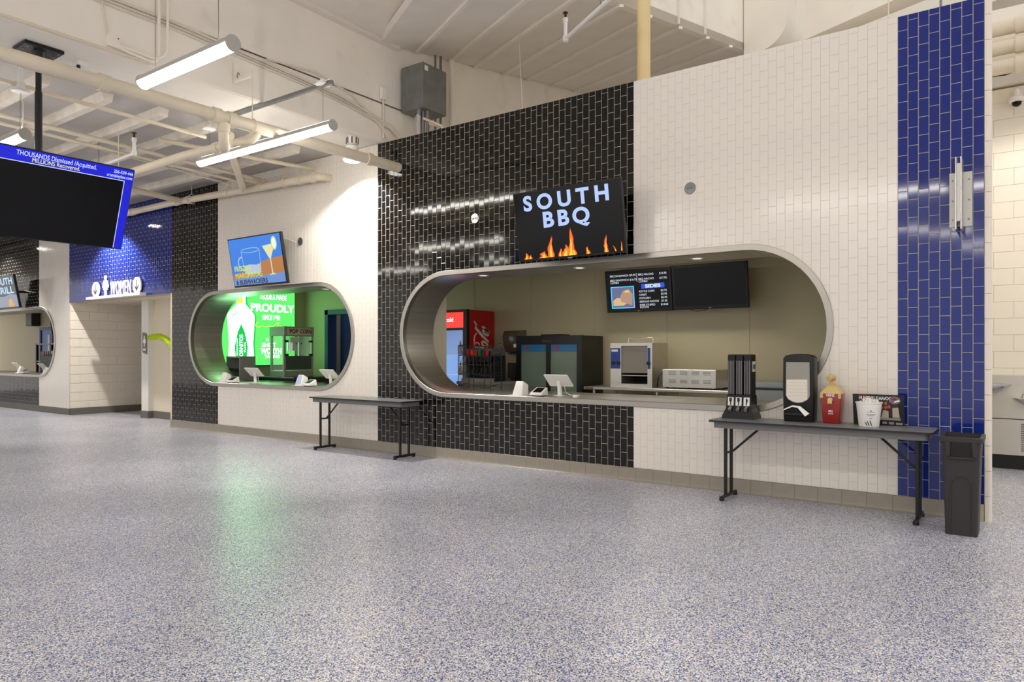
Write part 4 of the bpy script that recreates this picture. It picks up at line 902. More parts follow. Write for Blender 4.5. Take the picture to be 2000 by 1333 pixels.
for k in range(3):
    x = -0.076 + 0.076 * k
    tw = MB().box(x - 0.036, x + 0.036, -0.065, 0.085, 0.22, 0.615).build('tower', M_bplastic, t, bevel=0.008)
    for j in range(4): MB().box(x - 0.027 + j * 0.0155, x - 0.020 + j * 0.0155, -0.070, -0.063, 0.235, 0.555).build('clear_rib', mat('smoky_plastic', (0.16, 0.15, 0.15), 0.2, coat=0.5), tw)
    lb = MB().hexa([(x - 0.028, -0.0885, 0.125), (x + 0.028, -0.0885, 0.125), (x + 0.028, -0.08, 0.125), (x - 0.028, -0.08, 0.125)], [(x - 0.028, -0.080, 0.205), (x + 0.028, -0.080, 0.205), (x + 0.028, -0.074, 0.205), (x - 0.028, -0.074, 0.205)]).build('picture_label', M_wplastic, t)
    if k < 2: MB().prism([(x - 0.004, 0.13), (x + 0.004, 0.13), (x + 0.004, 0.16), (x + 0.011, 0.17), (x + 0.011, 0.2), (x + 0.005, 0.2), (x + 0.005, 0.18), (x + 0.002, 0.18), (x + 0.002, 0.2), (x - 0.002, 0.2), (x - 0.002, 0.18), (x - 0.005, 0.18), (x - 0.005, 0.2), (x - 0.011, 0.2), (x - 0.011, 0.17), (x - 0.004, 0.16)], -0.0905, -0.086, 'y').build('fork_mark', M_bplastic, lb)
    else: MB().prism([(x - 0.004, 0.13), (x + 0.004, 0.13), (x + 0.005, 0.155), (x + 0.012, 0.17), (x + 0.008, 0.19), (x - 0.004, 0.2)], -0.0905, -0.086, 'y').build('knife_mark', M_bplastic, lb)
    MB().cyl((x, -0.089, 0.105), (x, -0.118, 0.085), 0.017, n=14).build('lever_knob', M_chrome, t, smooth=50)
    MB().box(x - 0.024, x + 0.024, -0.096, -0.085, 0.045, 0.115).build('outlet_slot', M_screen, t)
MB().box(0.1145, 0.117, -0.03, 0.05, 0.45, 0.55).build('side_sticker', M_wplastic, t); [MB().box(0.117, 0.1178, -0.022 + 0.018 * k, -0.010 + 0.018 * k, 0.475, 0.52).build('sticker_mark', M_bplastic, t) for k in range(4)]
# napkin dispenser
t = thing('napkin_dispenser', 'black napkin dispenser with clear window half full of napkins', 'dispenser', (-1.69, -0.15, TZ))
P = [(-0.128, 0.0), (0.128, 0.0), (0.136, 0.3), (0.132, 0.57)] + arc(0, 0.30, 0.31, math.radians(63), math.radians(117), 8)[0:9] + [(-0.132, 0.57), (-0.136, 0.3)]
P = [(-0.128, 0), (0.128, 0), (0.136, 0.3), (0.133, 0.585), (0.11, 0.607), (0.06, 0.618), (0, 0.622), (-0.06, 0.618), (-0.11, 0.607), (-0.133, 0.585), (-0.136, 0.3)]
MB().prism(P, -0.07, 0.09, 'y').build('cabinet', M_bplastic, t, bevel=0.012, seg=2, smooth=40)
wp_ = [(-0.102, 0.545), (-0.105, 0.24), (-0.085, 0.205), (-0.04, 0.18), (0, 0.174), (0.04, 0.18), (0.085, 0.205), (0.105, 0.24), (0.102, 0.545)]
MB().prism([(x * 1.06, 0.36 + (z - 0.36) * 1.04) for x, z in wp_], -0.078, -0.066, 'y').build('window_frame', M_bmetal, t)
MB().prism(wp_, -0.081, -0.074, 'y').build('clear_window', mat('window_film', srgb(150, 146, 136), 0.12, coat=0.5), t)
MB().prism([(-0.098, 0.385), (-0.1, 0.24), (-0.083, 0.208), (-0.04, 0.184), (0, 0.178), (0.04, 0.184), (0.083, 0.208), (0.085, 0.24), (0.083, 0.39)], -0.0825, -0.078, 'y').build('napkin_stack', mat('napkin_paper', srgb(232, 226, 212), 0.8), t)
for z in (0.24, 0.27, 0.30, 0.33, 0.36): MB().box(-0.095, 0.08, -0.0832, -0.082, z, z + 0.0018).build('napkin_edge', M_gdark, t)
MB().box(-0.12, 0.12, -0.085, -0.068, 0.055, 0.085).build('slot_lip', M_bmetal, t, bevel=0.006)
MB().add([(-0.125, -0.10, 0.10), (-0.05, -0.085, 0.135), (0.0, -0.085, 0.13), (0.08, -0.15, 0.06), (0.11, -0.12, 0.085), (0.02, -0.075, 0.145), (-0.05, -0.075, 0.15), (-0.12, -0.075, 0.115)], [(0, 1, 6, 7), (1, 2, 5, 6), (2, 3, 4, 5)]).build('napkin_sheet', mat('napkin_white', srgb(244, 242, 238), 0.8), t)
# sauce pump
t = thing('sauce_dispenser', 'red sauce pump dispenser with tan lid reading HEINZ', 'dispenser', (-1.415, -0.13, TZ))
Mred = mat('sauce_red', srgb(150, 26, 16), 0.3, coat=0.3); Mtan = mat('tan_plastic', srgb(214, 184, 122), 0.35)
MB().hexa([(-0.07, -0.07, 0), (0.07, -0.07, 0), (0.07, 0.07, 0), (-0.07, 0.07, 0)], [(-0.088, -0.085, 0.27), (0.088, -0.085, 0.27), (0.088, 0.085, 0.27), (-0.088, 0.085, 0.27)]).build('tank', Mred, t, bevel=0.012, seg=2, smooth=40)
MB().hexa([(-0.093, -0.09, 0.265), (0.093, -0.09, 0.265), (0.093, 0.09, 0.265), (-0.093, 0.09, 0.265)], [(-0.035, -0.05, 0.34), (0.035, -0.05, 0.34), (0.035, 0.06, 0.34), (-0.035, 0.06, 0.34)]).build('lid', Mtan, t, bevel=0.008, seg=2, smooth=40)
for x in (-0.086, 0.063): MB().box(x, x + 0.024, -0.0925, -0.08, 0.225, 0.27).build('lid_clip', Mtan, t, bevel=0.003)
MB().box(-0.02, 0.022, -0.03, 0.01, 0.32, 0.40).build('pump_stem', Mtan, t, bevel=0.004); MB().tube([(0.012, -0.01, 0.39), (0.012, -0.02, 0.41), (0.0, -0.05, 0.415), (-0.015, -0.09, 0.40)], [0.022, 0.026, 0.028, 0.026], 12).build('pump_handle', Mtan, t, smooth=50)
MB().tube([(0, -0.075, 0.215), (0, -0.112, 0.215), (0, -0.116, 0.18)], 0.021, 12).build('spout', Mtan, t, smooth=50)
text('lettering', 'HEINZ', M_wletter, t, 0, 0.243, 0.03, -0.0885, width=0.07, offset=0.03); text('lettering', 'BBQ', M_wletter, t, 0.0, 0.105, 0.022, -0.0805, width=0.035, offset=0.03); text('lettering', 'SAUCE', M_wletter, t, 0.0, 0.083, 0.018, -0.0795, width=0.04, offset=0.03)
# paper bucket
t = thing('paper_bucket', 'white paper bucket with claw marks filled with wrapped straws', 'bucket', (-1.10, -0.24, TZ))
MB().lathe([(0.078, 0.0), (0.080, 0.004), (0.100, 0.195), (0.106, 0.198), (0.106, 0.208), (0.098, 0.208), (0.076, 0.01)], n=36).build('bucket', M_wletter, t, smooth=40)
rnd = random.Random(5)
for k in range(22):
    a = rnd.uniform(0, 2 * PI); r = rnd.uniform(0, 0.08); x, y = r * math.cos(a), r * math.sin(a); dx_, dy_ = rnd.uniform(-0.015, 0.015), rnd.uniform(-0.015, 0.015)
    MB().tube([(x, y, 0.10), (x + dx_, y + dy_, rnd.uniform(0.215, 0.245))], 0.011, 6).build('straw_packet', M_wletter, t)
Mink = mat('claw_ink', (0.02, 0.02, 0.02), 0.5); Mpr = mat('pale_print', srgb(150, 148, 146), 0.6)
def on_cone(ang, z, off=0.0012): r = 0.080 + 0.020 * z / 0.195 + off; return (r * math.cos(ang), r * math.sin(ang), z)
for k, (a0, h_) in enumerate(((-1.55, 0.04), (-1.35, 0.05), (-1.12, 0.055))):
    mb = MB()
    for j in range(6): 
        u = j / 5; a_ = a0 - 0.30 * u * (1 - 0.3 * u); wd = 0.05 * math.sin(PI * (0.1 + 0.85 * u)); mb.v += [on_cone(a_ - wd, 0.005 + h_ * u), on_cone(a_ + wd, 0.005 + h_ * u)]
    mb.f = [(2 * j, 2 * j + 1, 2 * j + 3, 2 * j + 2) for j in range(5)]; mb.build('claw_mark', Mink, t, fixn=False)
for z, w_ in ((0.125, 0.30), (0.105, 0.42), (0.095, 0.30), (0.07, 0.14)):
    mb = MB()
    for j in range(7): a_ = -1.25 - w_ + 2 * w_ * j / 6; mb.v += [on_cone(a_, z), on_cone(a_, z + 0.005)]
    mb.f = [(2 * j, 2 * j + 2, 2 * j + 3, 2 * j + 1) for j in range(6)]; mb.build('print_line', Mpr, t, fixn=False)
mb = MB()
for j in range(3): a_ = -1.28 + 0.03 * j; mb.v += [on_cone(a_, 0.128), on_cone(a_, 0.145)]
mb.f = [(0, 2, 3, 1), (2, 4, 5, 3)]; mb.build('print_mark', Mink, t, fixn=False)
# team flyer
t = thing('flyer_stand', 'black team flyer reading HUNTSVILLE HAVOC leaning behind the bucket', 'flyer', (-1.045, -0.10, TZ), (math.radians(11), 0, 0))
MB().box(-0.20, 0.20, -0.003, 0.003, 0, 0.275).build('card', mat('flyer_black', (0.012, 0.010, 0.010), 0.35, coat=0.3), t)
area('flyer_photo', t, [[(-0.14, 0.085), (0.16, 0.085), (0.15, 0.215), (-0.14, 0.215)]], mat('flyer_photo_dark', srgb(70, 48, 44), 0.4), -0.0035)
area('flyer_photo', t, [[(0.02, 0.07), (0.08, 0.07), (0.08, 0.13), (0.04, 0.14)], [(0.11, 0.075), (0.165, 0.075), (0.155, 0.165), (0.11, 0.16)]], mat('flyer_photo_pale', srgb(196, 186, 172), 0.4), -0.004)
area('flyer_player', t, [[(x + 0.012 * math.cos(q * PI / 4), z + 0.016 * math.sin(q * PI / 4)) for q in range(8)] for x, z in [(-0.03, 0.205), (0.0, 0.208), (0.03, 0.203), (0.06, 0.2), (-0.03, 0.165), (0.0, 0.168), (0.03, 0.16), (0.06, 0.163), (0.085, 0.17), (-0.06, 0.19)]], mat('flyer_jersey', srgb(186, 104, 74), 0.4), -0.0042)
text('lettering', 'HUNTSVILLE HAVOC', M_wletter, t, -0.15, 0.228, 0.042, -0.004, width=0.25, align='LEFT', offset=0.03)
area('flyer_tag', t, [[(-0.15, 0.264), (-0.09, 0.264), (-0.09, 0.272), (-0.15, 0.272)]], mat('flyer_red', srgb(190, 24, 28), 0.4), -0.004)
area('team_emblem', t, [[(0.13 + 0.045 * math.cos(q * PI / 6), 0.228 + 0.035 * math.sin(q * PI / 6)) for q in range(12)]], mat('flyer_grey', srgb(120, 122, 130), 0.4), -0.004)
area('team_emblem', t, [[(0.10, 0.235), (0.13, 0.25), (0.15, 0.235), (0.12, 0.225)]], MATS['flyer_red'], -0.0045); area('team_emblem', t, [[(0.12, 0.205), (0.17, 0.22), (0.165, 0.235), (0.13, 0.222)]], M_wletter, -0.0045)
area('flyer_strip', t, [[(-0.02, 0.05), (0.175, 0.05), (0.17, 0.06), (0.175, 0.07), (-0.02, 0.07)], [(0.03, 0.015), (0.065, 0.015), (0.065, 0.035), (0.03, 0.035)], [(0.08, 0.013), (0.12, 0.013), (0.12, 0.033), (0.08, 0.033)], [(0.135, 0.012), (0.185, 0.012), (0.185, 0.03), (0.135, 0.03)]], mat('flyer_silver', srgb(160, 156, 150), 0.4), -0.0042)
MB().hexa([(-0.15, 0.003, 0), (0.15, 0.003, 0), (0.15, 0.12, -0.02), (-0.15, 0.12, -0.02)], [(-0.15, 0.003, 0.006), (0.15, 0.003, 0.006), (0.15, 0.12, -0.014), (-0.15, 0.12, -0.014)]).build('easel_foot', M_bplastic, t)

# =================================================================== PAYMENT STATIONS
SZ = ZC - RO + 0.062 + 0.001      # top of the steel sill
def pos(x, y, z, names, rz=0.0, printer=(-0.36, 0.0), reader=(-0.12, -0.03), tab=(0.0, 0.12), blue=False, green=False):
    c, s = math.cos(rz), math.sin(rz); at = lambda p: (x + p[0] * c - p[1] * s, y + p[0] * s + p[1] * c, z)
    if names[0]:
        t = thing('receipt_printer', names[0], 'printer', at(printer), (0, 0, rz), 'receipt printers on the sills')
        MB().hexa([(-0.075, -0.07, 0.006), (0.075, -0.07, 0.006), (0.075, 0.07, 0.006), (-0.075, 0.07, 0.006)], [(-0.055, -0.01, 0.175), (0.055, -0.01, 0.175), (0.075, 0.07, 0.13), (-0.075, 0.07, 0.13)]).build('printer_body', M_wplastic, t, bevel=0.008, seg=2, smooth=40)
        MB().box(-0.11, 0.08, -0.09, 0.075, 0, 0.008).build('base_plate', M_wplastic, t)
        if blue: MB().hexa([(-0.065, -0.068, 0.03), (0.06, -0.068, 0.03), (0.06, -0.064, 0.03), (-0.065, -0.064, 0.03)], [(-0.05, -0.022, 0.16), (0.045, -0.022, 0.16), (0.045, -0.018, 0.16), (-0.05, -0.018, 0.16)]).build('notice_card', mat('pale_blue_card', srgb(186, 206, 232), 0.5), t)
    if names[1]:
        t = thing('card_reader', names[1], 'card reader', at(reader), (0, 0, rz), 'card readers on the sills')
        MB().hexa([(-0.09, -0.085, 0.01), (0.09, -0.085, 0.01), (0.08, 0.075, 0.01), (-0.08, 0.075, 0.01)], [(-0.09, -0.085, 0.035), (0.09, -0.085, 0.035), (0.08, 0.06, 0.105), (-0.08, 0.06, 0.105)]).build('reader_body', M_wplastic, t, bevel=0.008, seg=2, smooth=40)
        MB().hexa([(-0.06, -0.06, 0.047), (0.06, -0.06, 0.047), (0.055, 0.042, 0.096), (-0.055, 0.042, 0.096)], [(-0.06, -0.06, 0.0495), (0.06, -0.06, 0.0495), (0.055, 0.042, 0.0985), (-0.055, 0.042, 0.0985)]).build('reader_screen', mat('dark_green_screen', srgb(30, 74, 46), 0.2) if green else M_screen, t)
        MB().box(-0.07, 0.07, -0.06, 0.06, 0, 0.012).build('rubber_base', M_charcoal, t)
    t = thing('tablet_register', names[2], 'tablet', at(tab), (0, 0, rz), 'tablet registers on the sills')
    MB().prism(rrect(-0.17, 0.17, -0.105, 0.105, 0.018), -0.007, 0.007, 'z').build('tablet', M_wplastic, t, loc=(0, 0, 0.185), rot=(math.radians(-43), 0, 0), bevel=0.003)
    MB().tube([(0, 0.03, 0.0), (0, 0.02, 0.10), (0, 0.0, 0.18)], [0.03, 0.026, 0.026], 14).build('stem', M_wplastic, t, smooth=50)
    MB().lathe([(0.075, 0.0), (0.075, 0.006), (0.03, 0.012)], (0, 0.03, 0), 20).build('stand_foot', M_wplastic, t, smooth=40)
    MB().tube([(0.05, 0.04, 0.15), (0.10, 0.0, 0.05), (0.18, -0.04, 0.02), (0.26, -0.05, 0.012)], 0.004, 6).build('charging_cable', M_cord, t, smooth=50)
pos(-4.72, 0.16, SZ, ('white receipt printer on the barbecue window sill', 'white card reader with black screen on the barbecue window sill', 'white tablet register tilted on the barbecue window sill'), printer=(-0.30, -0.06), reader=(-0.02, -0.06), tab=(0.14, 0.12))
o = MB().box(-4.30, -4.24, 0.14, 0.20, SZ, SZ + 0.03).build('power_adapter', M_wplastic, bevel=0.004); tag(o, 'small white power adapter right of the barbecue tablet', 'adapter')
pos(-10.95, 0.2, SZ, ('white receipt printer at the left of the bar sill', 'white card reader at the left of the bar sill', 'white tablet register at the left of the bar sill'), rz=0.1, printer=(-0.42, -0.02), reader=(-0.15, -0.07), tab=(0.18, 0.10))
pos(-9.05, 0.16, SZ, ('white receipt printer with a pale blue notice on the bar sill', 'white card reader with green screen on the bar sill', 'white tablet register at the right of the bar sill'), rz=0.0, printer=(-0.20, -0.04), reader=(0.06, -0.08), tab=(0.26, 0.14), blue=True, green=True)
pos(-19.3, 0.2, SZ, ('white receipt printer at the right of the grill sill', None, 'white tablet register in the middle of the grill sill'), printer=(0.55, -0.04), tab=(0.0, 0.1))
pos(-20.2, 0.2, SZ, ('white receipt printer at the left of the grill sill', 'white card reader at the left of the grill sill', 'white tablet register at the left of the grill sill'), printer=(-0.15, 0.0), reader=(0.25, -0.05), tab=(-0.7, 0.12))
# inner counters continuing the sills
for x0, x1, lb in ((-6.9, -1.5, 'steel prep counter behind the barbecue window sill'), (-12.2, -7.95, 'dark green-lit counter behind the bar window sill'), (-24, -17.9, 'steel counter behind the grill window sill')):
    t = thing('prep_counter', lb, 'counter', ((x0 + x1) / 2, 0.85, 0)); h = (x1 - x0) / 2
    MB().box(-h, h, -0.24, 0.2, SZ - 0.04, SZ).build('countertop', M_steel2 if x0 > -10 else mat('dark_counter', srgb(60, 66, 62), 0.2), t, bevel=0.003)
    MB().box(-h + 0.02, h - 0.02, -0.2, 0.16, 0.1, SZ - 0.04).build('cabinet_body', M_steel2, t); MB().box(-h + 0.02, h - 0.02, -0.16, 0.12, 0, 0.1).build('plinth', M_bmetal, t)

# =================================================================== BARBECUE KITCHEN
# red drinks refrigerator
t = thing('drinks_refrigerator', 'tall red drinks refrigerator with glass door and white script side', 'refrigerator', (-7.9, 2.47, 0))
Mr = mat('refrigerator_red', srgb(196, 14, 18), 0.35)
MB().box(-0.38, 0.38, -0.32, 0.38, 0.0, 0.16).build('kick_grille', M_bmetal, t)
MB().box(-0.38, 0.38, 0.30, 0.38, 0.16, 2.1).box(-0.38, -0.35, -0.30, 0.30, 0.16, 2.1).box(0.35, 0.38, -0.30, 0.30, 0.16, 2.1).box(-0.35, 0.35, -0.30, 0.30, 2.06, 2.1).box(-0.35, 0.35, -0.30, 0.30, 0.16, 0.2).build('cabinet', Mr, t)
MB().box(-0.39, 0.385, -0.37, -0.30, 1.76, 2.105).box(-0.39, -0.33, -0.37, -0.30, 0.16, 1.76).box(0.30, 0.385, -0.37, -0.30, 0.16, 1.76).box(-0.33, 0.30, -0.37, -0.30, 0.16, 0.22).build('door_frame', M_bplastic, t)
MB().box(-0.34, 0.31, -0.375, -0.365, 1.80, 2.06).build('lit_header', glow('lit_red', (255, 52, 40), 1.2), t)
text('header_text', 'ice cold', glow('lit_white', (255, 245, 240), 1.2), t, 0.10, 1.905, 0.10, -0.378, align='RIGHT', offset=0.02)
MB().box(-0.349, -0.335, -0.29, 0.27, 0.2, 2.0).box(0.335, 0.349, -0.29, 0.27, 0.2, 2.0).build('side_liner', mat('glowing_side_liner', srgb(200, 214, 230), 0.4, emit=srgb(110, 140, 190), es=0.5), t)  # side liner given a bluish glow for the light inside the cabinet
MB().box(-0.33, 0.30, -0.345, -0.335, 0.22, 1.76).build('glass_door', M_glass, t)
MB().box(-0.34, 0.34, 0.27, 0.29, 0.2, 2.0).build('inner_liner', glow('glowing_liner', (120, 150, 200), 1.0), t)  # back liner glows in place of an inside lamp
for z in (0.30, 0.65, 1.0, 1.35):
    MB().box(-0.34, 0.34, -0.28, 0.27, z - 0.012, z).build('shelf', mat('glowing_white_shelf', srgb(220, 230, 240), 0.4, emit=srgb(150, 190, 235), es=0.5), t)  # white shelf with inside light put in as glow
BG = 'bottles in the red refrigerator'; cols = [srgb(176, 132, 40), srgb(230, 220, 150), srgb(30, 60, 160), srgb(120, 30, 130), srgb(60, 130, 200), srgb(190, 214, 230)]
bt = None
for r, z in enumerate((0.30, 0.65, 1.0, 1.35)):
    for k in range(2, 5):
        x = -7.9 - 0.02 + 0.072 * k
        b = thing('bottle', '%s bottle on the %s shelf of the red refrigerator, %s from the right' % (['amber', 'pale yellow', 'blue', 'purple', 'light blue', 'clear'][(r * 2 + k) % 6], ['bottom', 'second', 'third', 'top'][r], ['', '', 'third', 'second', 'first'][k]), 'bottle', (x, 2.25, z), group=BG)
        MB().lathe([(0.03, 0), (0.032, 0.02), (0.032, 0.14), (0.014, 0.19), (0.013, 0.215)], n=12).build('bottle_body', mat('bottle_%d' % ((r * 2 + k) % 6), cols[(r * 2 + k) % 6], 0.15), b, smooth=50)
        MB().cyl((0, 0, 0.215), (0, 0, 0.235), 0.015, n=10).build('cap', M_wplastic, b); MB().cyl((0, 0, 0.06), (0, 0, 0.12), 0.0327, n=12, cap=False).build('label_band', M_wletter if k % 2 else Mr, b)
# white script on the red side, reading upwards
Mw = mat('script_white', srgb(226, 220, 214), 0.4)
def ribbon(pts, wid, name, closed=False):
    q = [Vector((-0.37 + (x - 340) / 340 * 0.75, 2.1 - (z - 105) / 6.665 * 0.00856)) for x, z in pts]; mb = MB(); m_ = len(q)
    for i in range(m_):
        d_ = (q[(i + 1) % m_ if closed else min(i + 1, m_ - 1)] - q[i - 1 if closed else max(i - 1, 0)]).normalized(); n_ = Vector((-d_.y, d_.x)) * (wid if closed else wid * (0.35 + 0.65 * math.sin(PI * (i + 0.4) / m_)))
        for s_ in (-1, 1): mb.v.append((0.383, q[i].x + s_ * n_.x, q[i].y + s_ * n_.y))
    mb.f = [(2 * i, 2 * i + 1, 2 * ((i + 1) % m_) + 1, 2 * ((i + 1) % m_)) for i in range(m_ if closed else m_ - 1)]
    mb.build(name, Mw, t, fixn=False)
ell = lambda cx, cy, rx, ry, rot: [(cx + rx * math.cos(a) * math.cos(rot) - ry * math.sin(a) * math.sin(rot), cy + rx * math.cos(a) * math.sin(rot) + ry * math.sin(a) * math.cos(rot)) for a in [2 * PI * k / 16 for k in range(16)]]
ribbon([(430, 250), (458, 300), (445, 335), (485, 385), (530, 440), (580, 490), (612, 520)], 0.030, 'side_script')
ribbon([(460, 405), (435, 450), (430, 510), (434, 560), (428, 590)], 0.022, 'side_script')
ribbon([(428, 590), (440, 545), (468, 528), (492, 548), (495, 585), (475, 612), (440, 600)], 0.014, 'side_script')
ribbon([(440, 590), (480, 600), (530, 605), (590, 600)], 0.028, 'side_script')
ribbon(ell(560, 552, 46, 24, 0.7), 0.020, 'side_script', True)
ribbon(ell(572, 395, 46, 22, 0.75), 0.022, 'side_script', True)
ribbon([(525, 315), (560, 340), (600, 372), (618, 400)], 0.03, 'side_script')
ribbon([(570, 330), (595, 350), (610, 380)], 0.012, 'side_script')
ribbon([(500, 640), (540, 690), (590, 730), (615, 760)], 0.03, 'side_script')
ribbon(ell(560, 820, 46, 24, 0.7), 0.020, 'side_script', True)
# soda dispenser on a steel stand
t = thing('soda_dispenser', 'black soda dispenser with red and green flavour tabs', 'dispenser', (-6.70, 1.45, 0.95))
MB().box(-0.25, 0.25, 0.0, 0.3, 0.0, 0.40).build('cabinet', M_bplastic, t, bevel=0.01); MB().box(-0.27, 0.25, -0.12, 0.3, 0.38, 0.5).build('valve_head', mat('dispenser_grey', srgb(80, 80, 80), 0.4), t, bevel=0.015)
MB().box(-0.25, 0.25, -0.16, 0.0, 0.0, 0.05).build('drip_tray', M_steel2, t); MB().box(-0.30, -0.252, -0.05, 0.3, 0.0, 0.42).build('side_panel', M_steel2, t)
for k, cc in enumerate([(200, 24, 24), (206, 60, 50), (196, 18, 20), (20, 120, 60), (60, 60, 62), (200, 30, 30)]):
    x = -0.12 + 0.072 * k
    v = MB().box(x - 0.028, x + 0.028, -0.16, -0.10, 0.30, 0.46).build('valve', M_bplastic, t, bevel=0.004)
    MB().box(x - 0.025, x + 0.025, -0.165, -0.158, 0.39, 0.475).build('flavour_tab', mat('tab_%d_%d_%d' % cc, srgb(*cc), 0.3), v)
    MB().tube([(x, -0.13, 0.30), (x, -0.13, 0.24), (x, -0.10, 0.18)], 0.008, 6).build('lever', M_bmetal, v)
t = thing('steel_stand', 'steel cabinet stand under the soda dispenser', 'stand', (-6.62, 1.45, 0))
MB().box(-0.40, 0.42, -0.2, 0.4, 0.91, 0.95).build('worktop', M_steel2, t, bevel=0.004); MB().box(-0.38, 0.40, -0.18, 0.38, 0.1, 0.91).build('cabinet_body', M_steel2, t); MB().box(-0.36, 0.38, -0.14, 0.36, 0, 0.1).build('plinth', M_bmetal, t)
# wire rack
t = thing('wire_rack', 'black wire snack rack on the counter at the left of the barbecue window', 'rack', (-6.2, 0.80, SZ))
for x in (-0.30, -0.02, 0.28):
    for y in (-0.12, 0.12): MB().cyl((x, y, 0), (x, y, 0.62), 0.005, n=6).build('upright', M_bmetal, t)
for z in (0.06, 0.22, 0.36, 0.48, 0.62):
    for y in (-0.12, 0.12): MB().cyl((-0.30, y, z), (0.28, y, z - 0.02), 0.004, n=6).build('cross_wire', M_bmetal, t)
    for x in (-0.30, 0.28): MB().cyl((x, -0.12, z), (x, 0.12, z + 0.03), 0.004, n=6).build('side_wire', M_bmetal, t)
for z in (0.22, 0.40):
    for k in range(7): MB().tube([(-0.28 + 0.08 * k, -0.12, z + 0.08), (-0.26 + 0.08 * k, -0.15, z), (-0.22 + 0.08 * k, -0.15, z), (-0.2 + 0.08 * k, -0.12, z + 0.08)], 0.003, 5).build('hook_wire', M_bmetal, t)
t = thing('register_keypad', 'small black register screen left of the black cooler', 'screen', (-6.70, 2.3, 0.0))
MB().box(-0.12, 0.12, -0.01, 0.01, 0.98, 1.22).build('display', M_bplastic, t, bevel=0.008); MB().box(-0.05, 0.05, -0.02, 0.06, 0.90, 1.0).build('display_foot', M_bplastic, t)
MB().box(-0.35, 0.12, -0.2, 0.4, 0.86, 0.90).build('stand_top', M_steel2, t); MB().box(-0.33, 0.10, -0.18, 0.38, 0.0, 0.86).build('stand_body', M_steel2, t)
# black cooler
t = thing('glass_door_cooler', 'black two-door glass cooler on the kitchen back wall', 'cooler', (-5.915, 2.43, 0))
Mc = mat('cooler_black', (0.006, 0.006, 0.006), 0.35)
MB().box(-0.595, 0.595, 0.22, 0.32, 0.0, 1.64).box(-0.595, -0.55, -0.27, 0.22, 0, 1.64).box(0.55, 0.595, -0.27, 0.22, 0, 1.64).box(-0.55, 0.55, -0.27, 0.22, 1.58, 1.64).box(-0.55, 0.55, -0.27, 0.22, 0, 0.2).build('cabinet', Mc, t)
MB().box(-0.25, 0.1, -0.15, 0.15, 1.64, 1.67).build('top_box', Mc, t)
MB().box(-0.55, 0.55, 0.19, 0.21, 0.2, 1.58).build('inner_liner', mat('cooler_liner', srgb(150, 166, 150), 0.5), t)
MB().box(-0.595, 0.595, -0.33, -0.27, 1.51, 1.645).box(-0.595, 0.595, -0.33, -0.27, 0, 0.2).box(-0.595, -0.51, -0.33, -0.27, 0.2, 1.51).box(0.51, 0.595, -0.33, -0.27, 0.2, 1.51).build('face_frame', Mc, t)
MB().box(-0.035, 0.035, -0.33, -0.28, 0.2, 1.51).build('center_stile', Mc, t)
Mcg = mat('cooler_glass_reflection', srgb(140, 158, 142), 0.06, alpha=0.72)  # pale tint stands in for the concourse reflected in the doors
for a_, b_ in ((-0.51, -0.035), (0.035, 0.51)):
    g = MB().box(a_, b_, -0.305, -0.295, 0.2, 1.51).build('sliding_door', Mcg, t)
    MB().box(a_, b_, -0.309, -0.306, 1.40, 1.51).build('blue_header', mat('cooler_blue', srgb(40, 120, 176), 0.3), g)
    MB().cyl((a_ + 0.11, -0.312, 1.455), (a_ + 0.11, -0.309, 1.455), 0.035, n=16).build('red_disc', mat('disc_red', srgb(190, 50, 44), 0.3), g)
    for z in (0.5, 0.8, 1.12): MB().box(a_ + 0.02, b_ - 0.02, -0.2, 0.15, z, z + 0.01).build('wire_shelf', M_galv, t)
MB().tube([(-0.1, -0.332, 1.575), (-0.06, -0.332, 1.57), (-0.08, -0.332, 1.555), (-0.04, -0.332, 1.565), (-0.02, -0.332, 1.55), (0.0, -0.332, 1.565), (0.03, -0.332, 1.552), (0.06, -0.332, 1.56)], 0.003, 5).build('script_mark', mat('gold_ink', (0.25, 0.2, 0.08), 0.4), t)
# paper towel dispenser
t = thing('towel_dispenser', 'smoky plastic paper towel dispenser on the kitchen wall', 'dispenser', (-7.03, 2.9, 1.37))
MB().prism([(0, 0), (-0.16, 0.02), (-0.22, 0.14), (-0.24, 0.30), (-0.20, 0.38), (0, 0.40)], -0.17, 0.17, 'x').build('housing', mat('smoky_grey', srgb(96, 86, 76), 0.2, coat=0.4), t, bevel=0.015, seg=2, smooth=40)
MB().box(-0.1, 0.1, -0.16, -0.06, -0.01, 0.01).build('outlet_slot', M_bplastic, t); MB().box(0.06, 0.12, -0.232, -0.22, 0.10, 0.16).build('sticker', M_wletter, t)
# steel table
t = thing('steel_table', 'long steel work table with undershelf in the kitchen', 'table', (-4.0, 2.2, 0))
MB().box(-1.16, 1.05, -0.32, 0.5, 0.86, 0.90).build('tabletop', M_steel2, t, bevel=0.006); MB().box(-1.16, 1.05, -0.30, 0.48, 0.60, 0.63).build('undershelf', M_steel2, t, bevel=0.006)
MB().box(-1.16, 1.05, 0.49, 0.5, 0.9, 1.0).build('back_splash', M_steel2, t)
for x in (-1.02, -0.05, 0.95):
    for y in (-0.26, 0.42): MB().cyl((x, y, 0.0), (x, y, 0.86), 0.022, n=12).build('leg', M_steel2, t, smooth=50)
MB().box(-1.14, -1.0, -0.322, -0.318, 0.868, 0.892).build('maker_label', mat('label_red', srgb(150, 60, 50), 0.5), t)
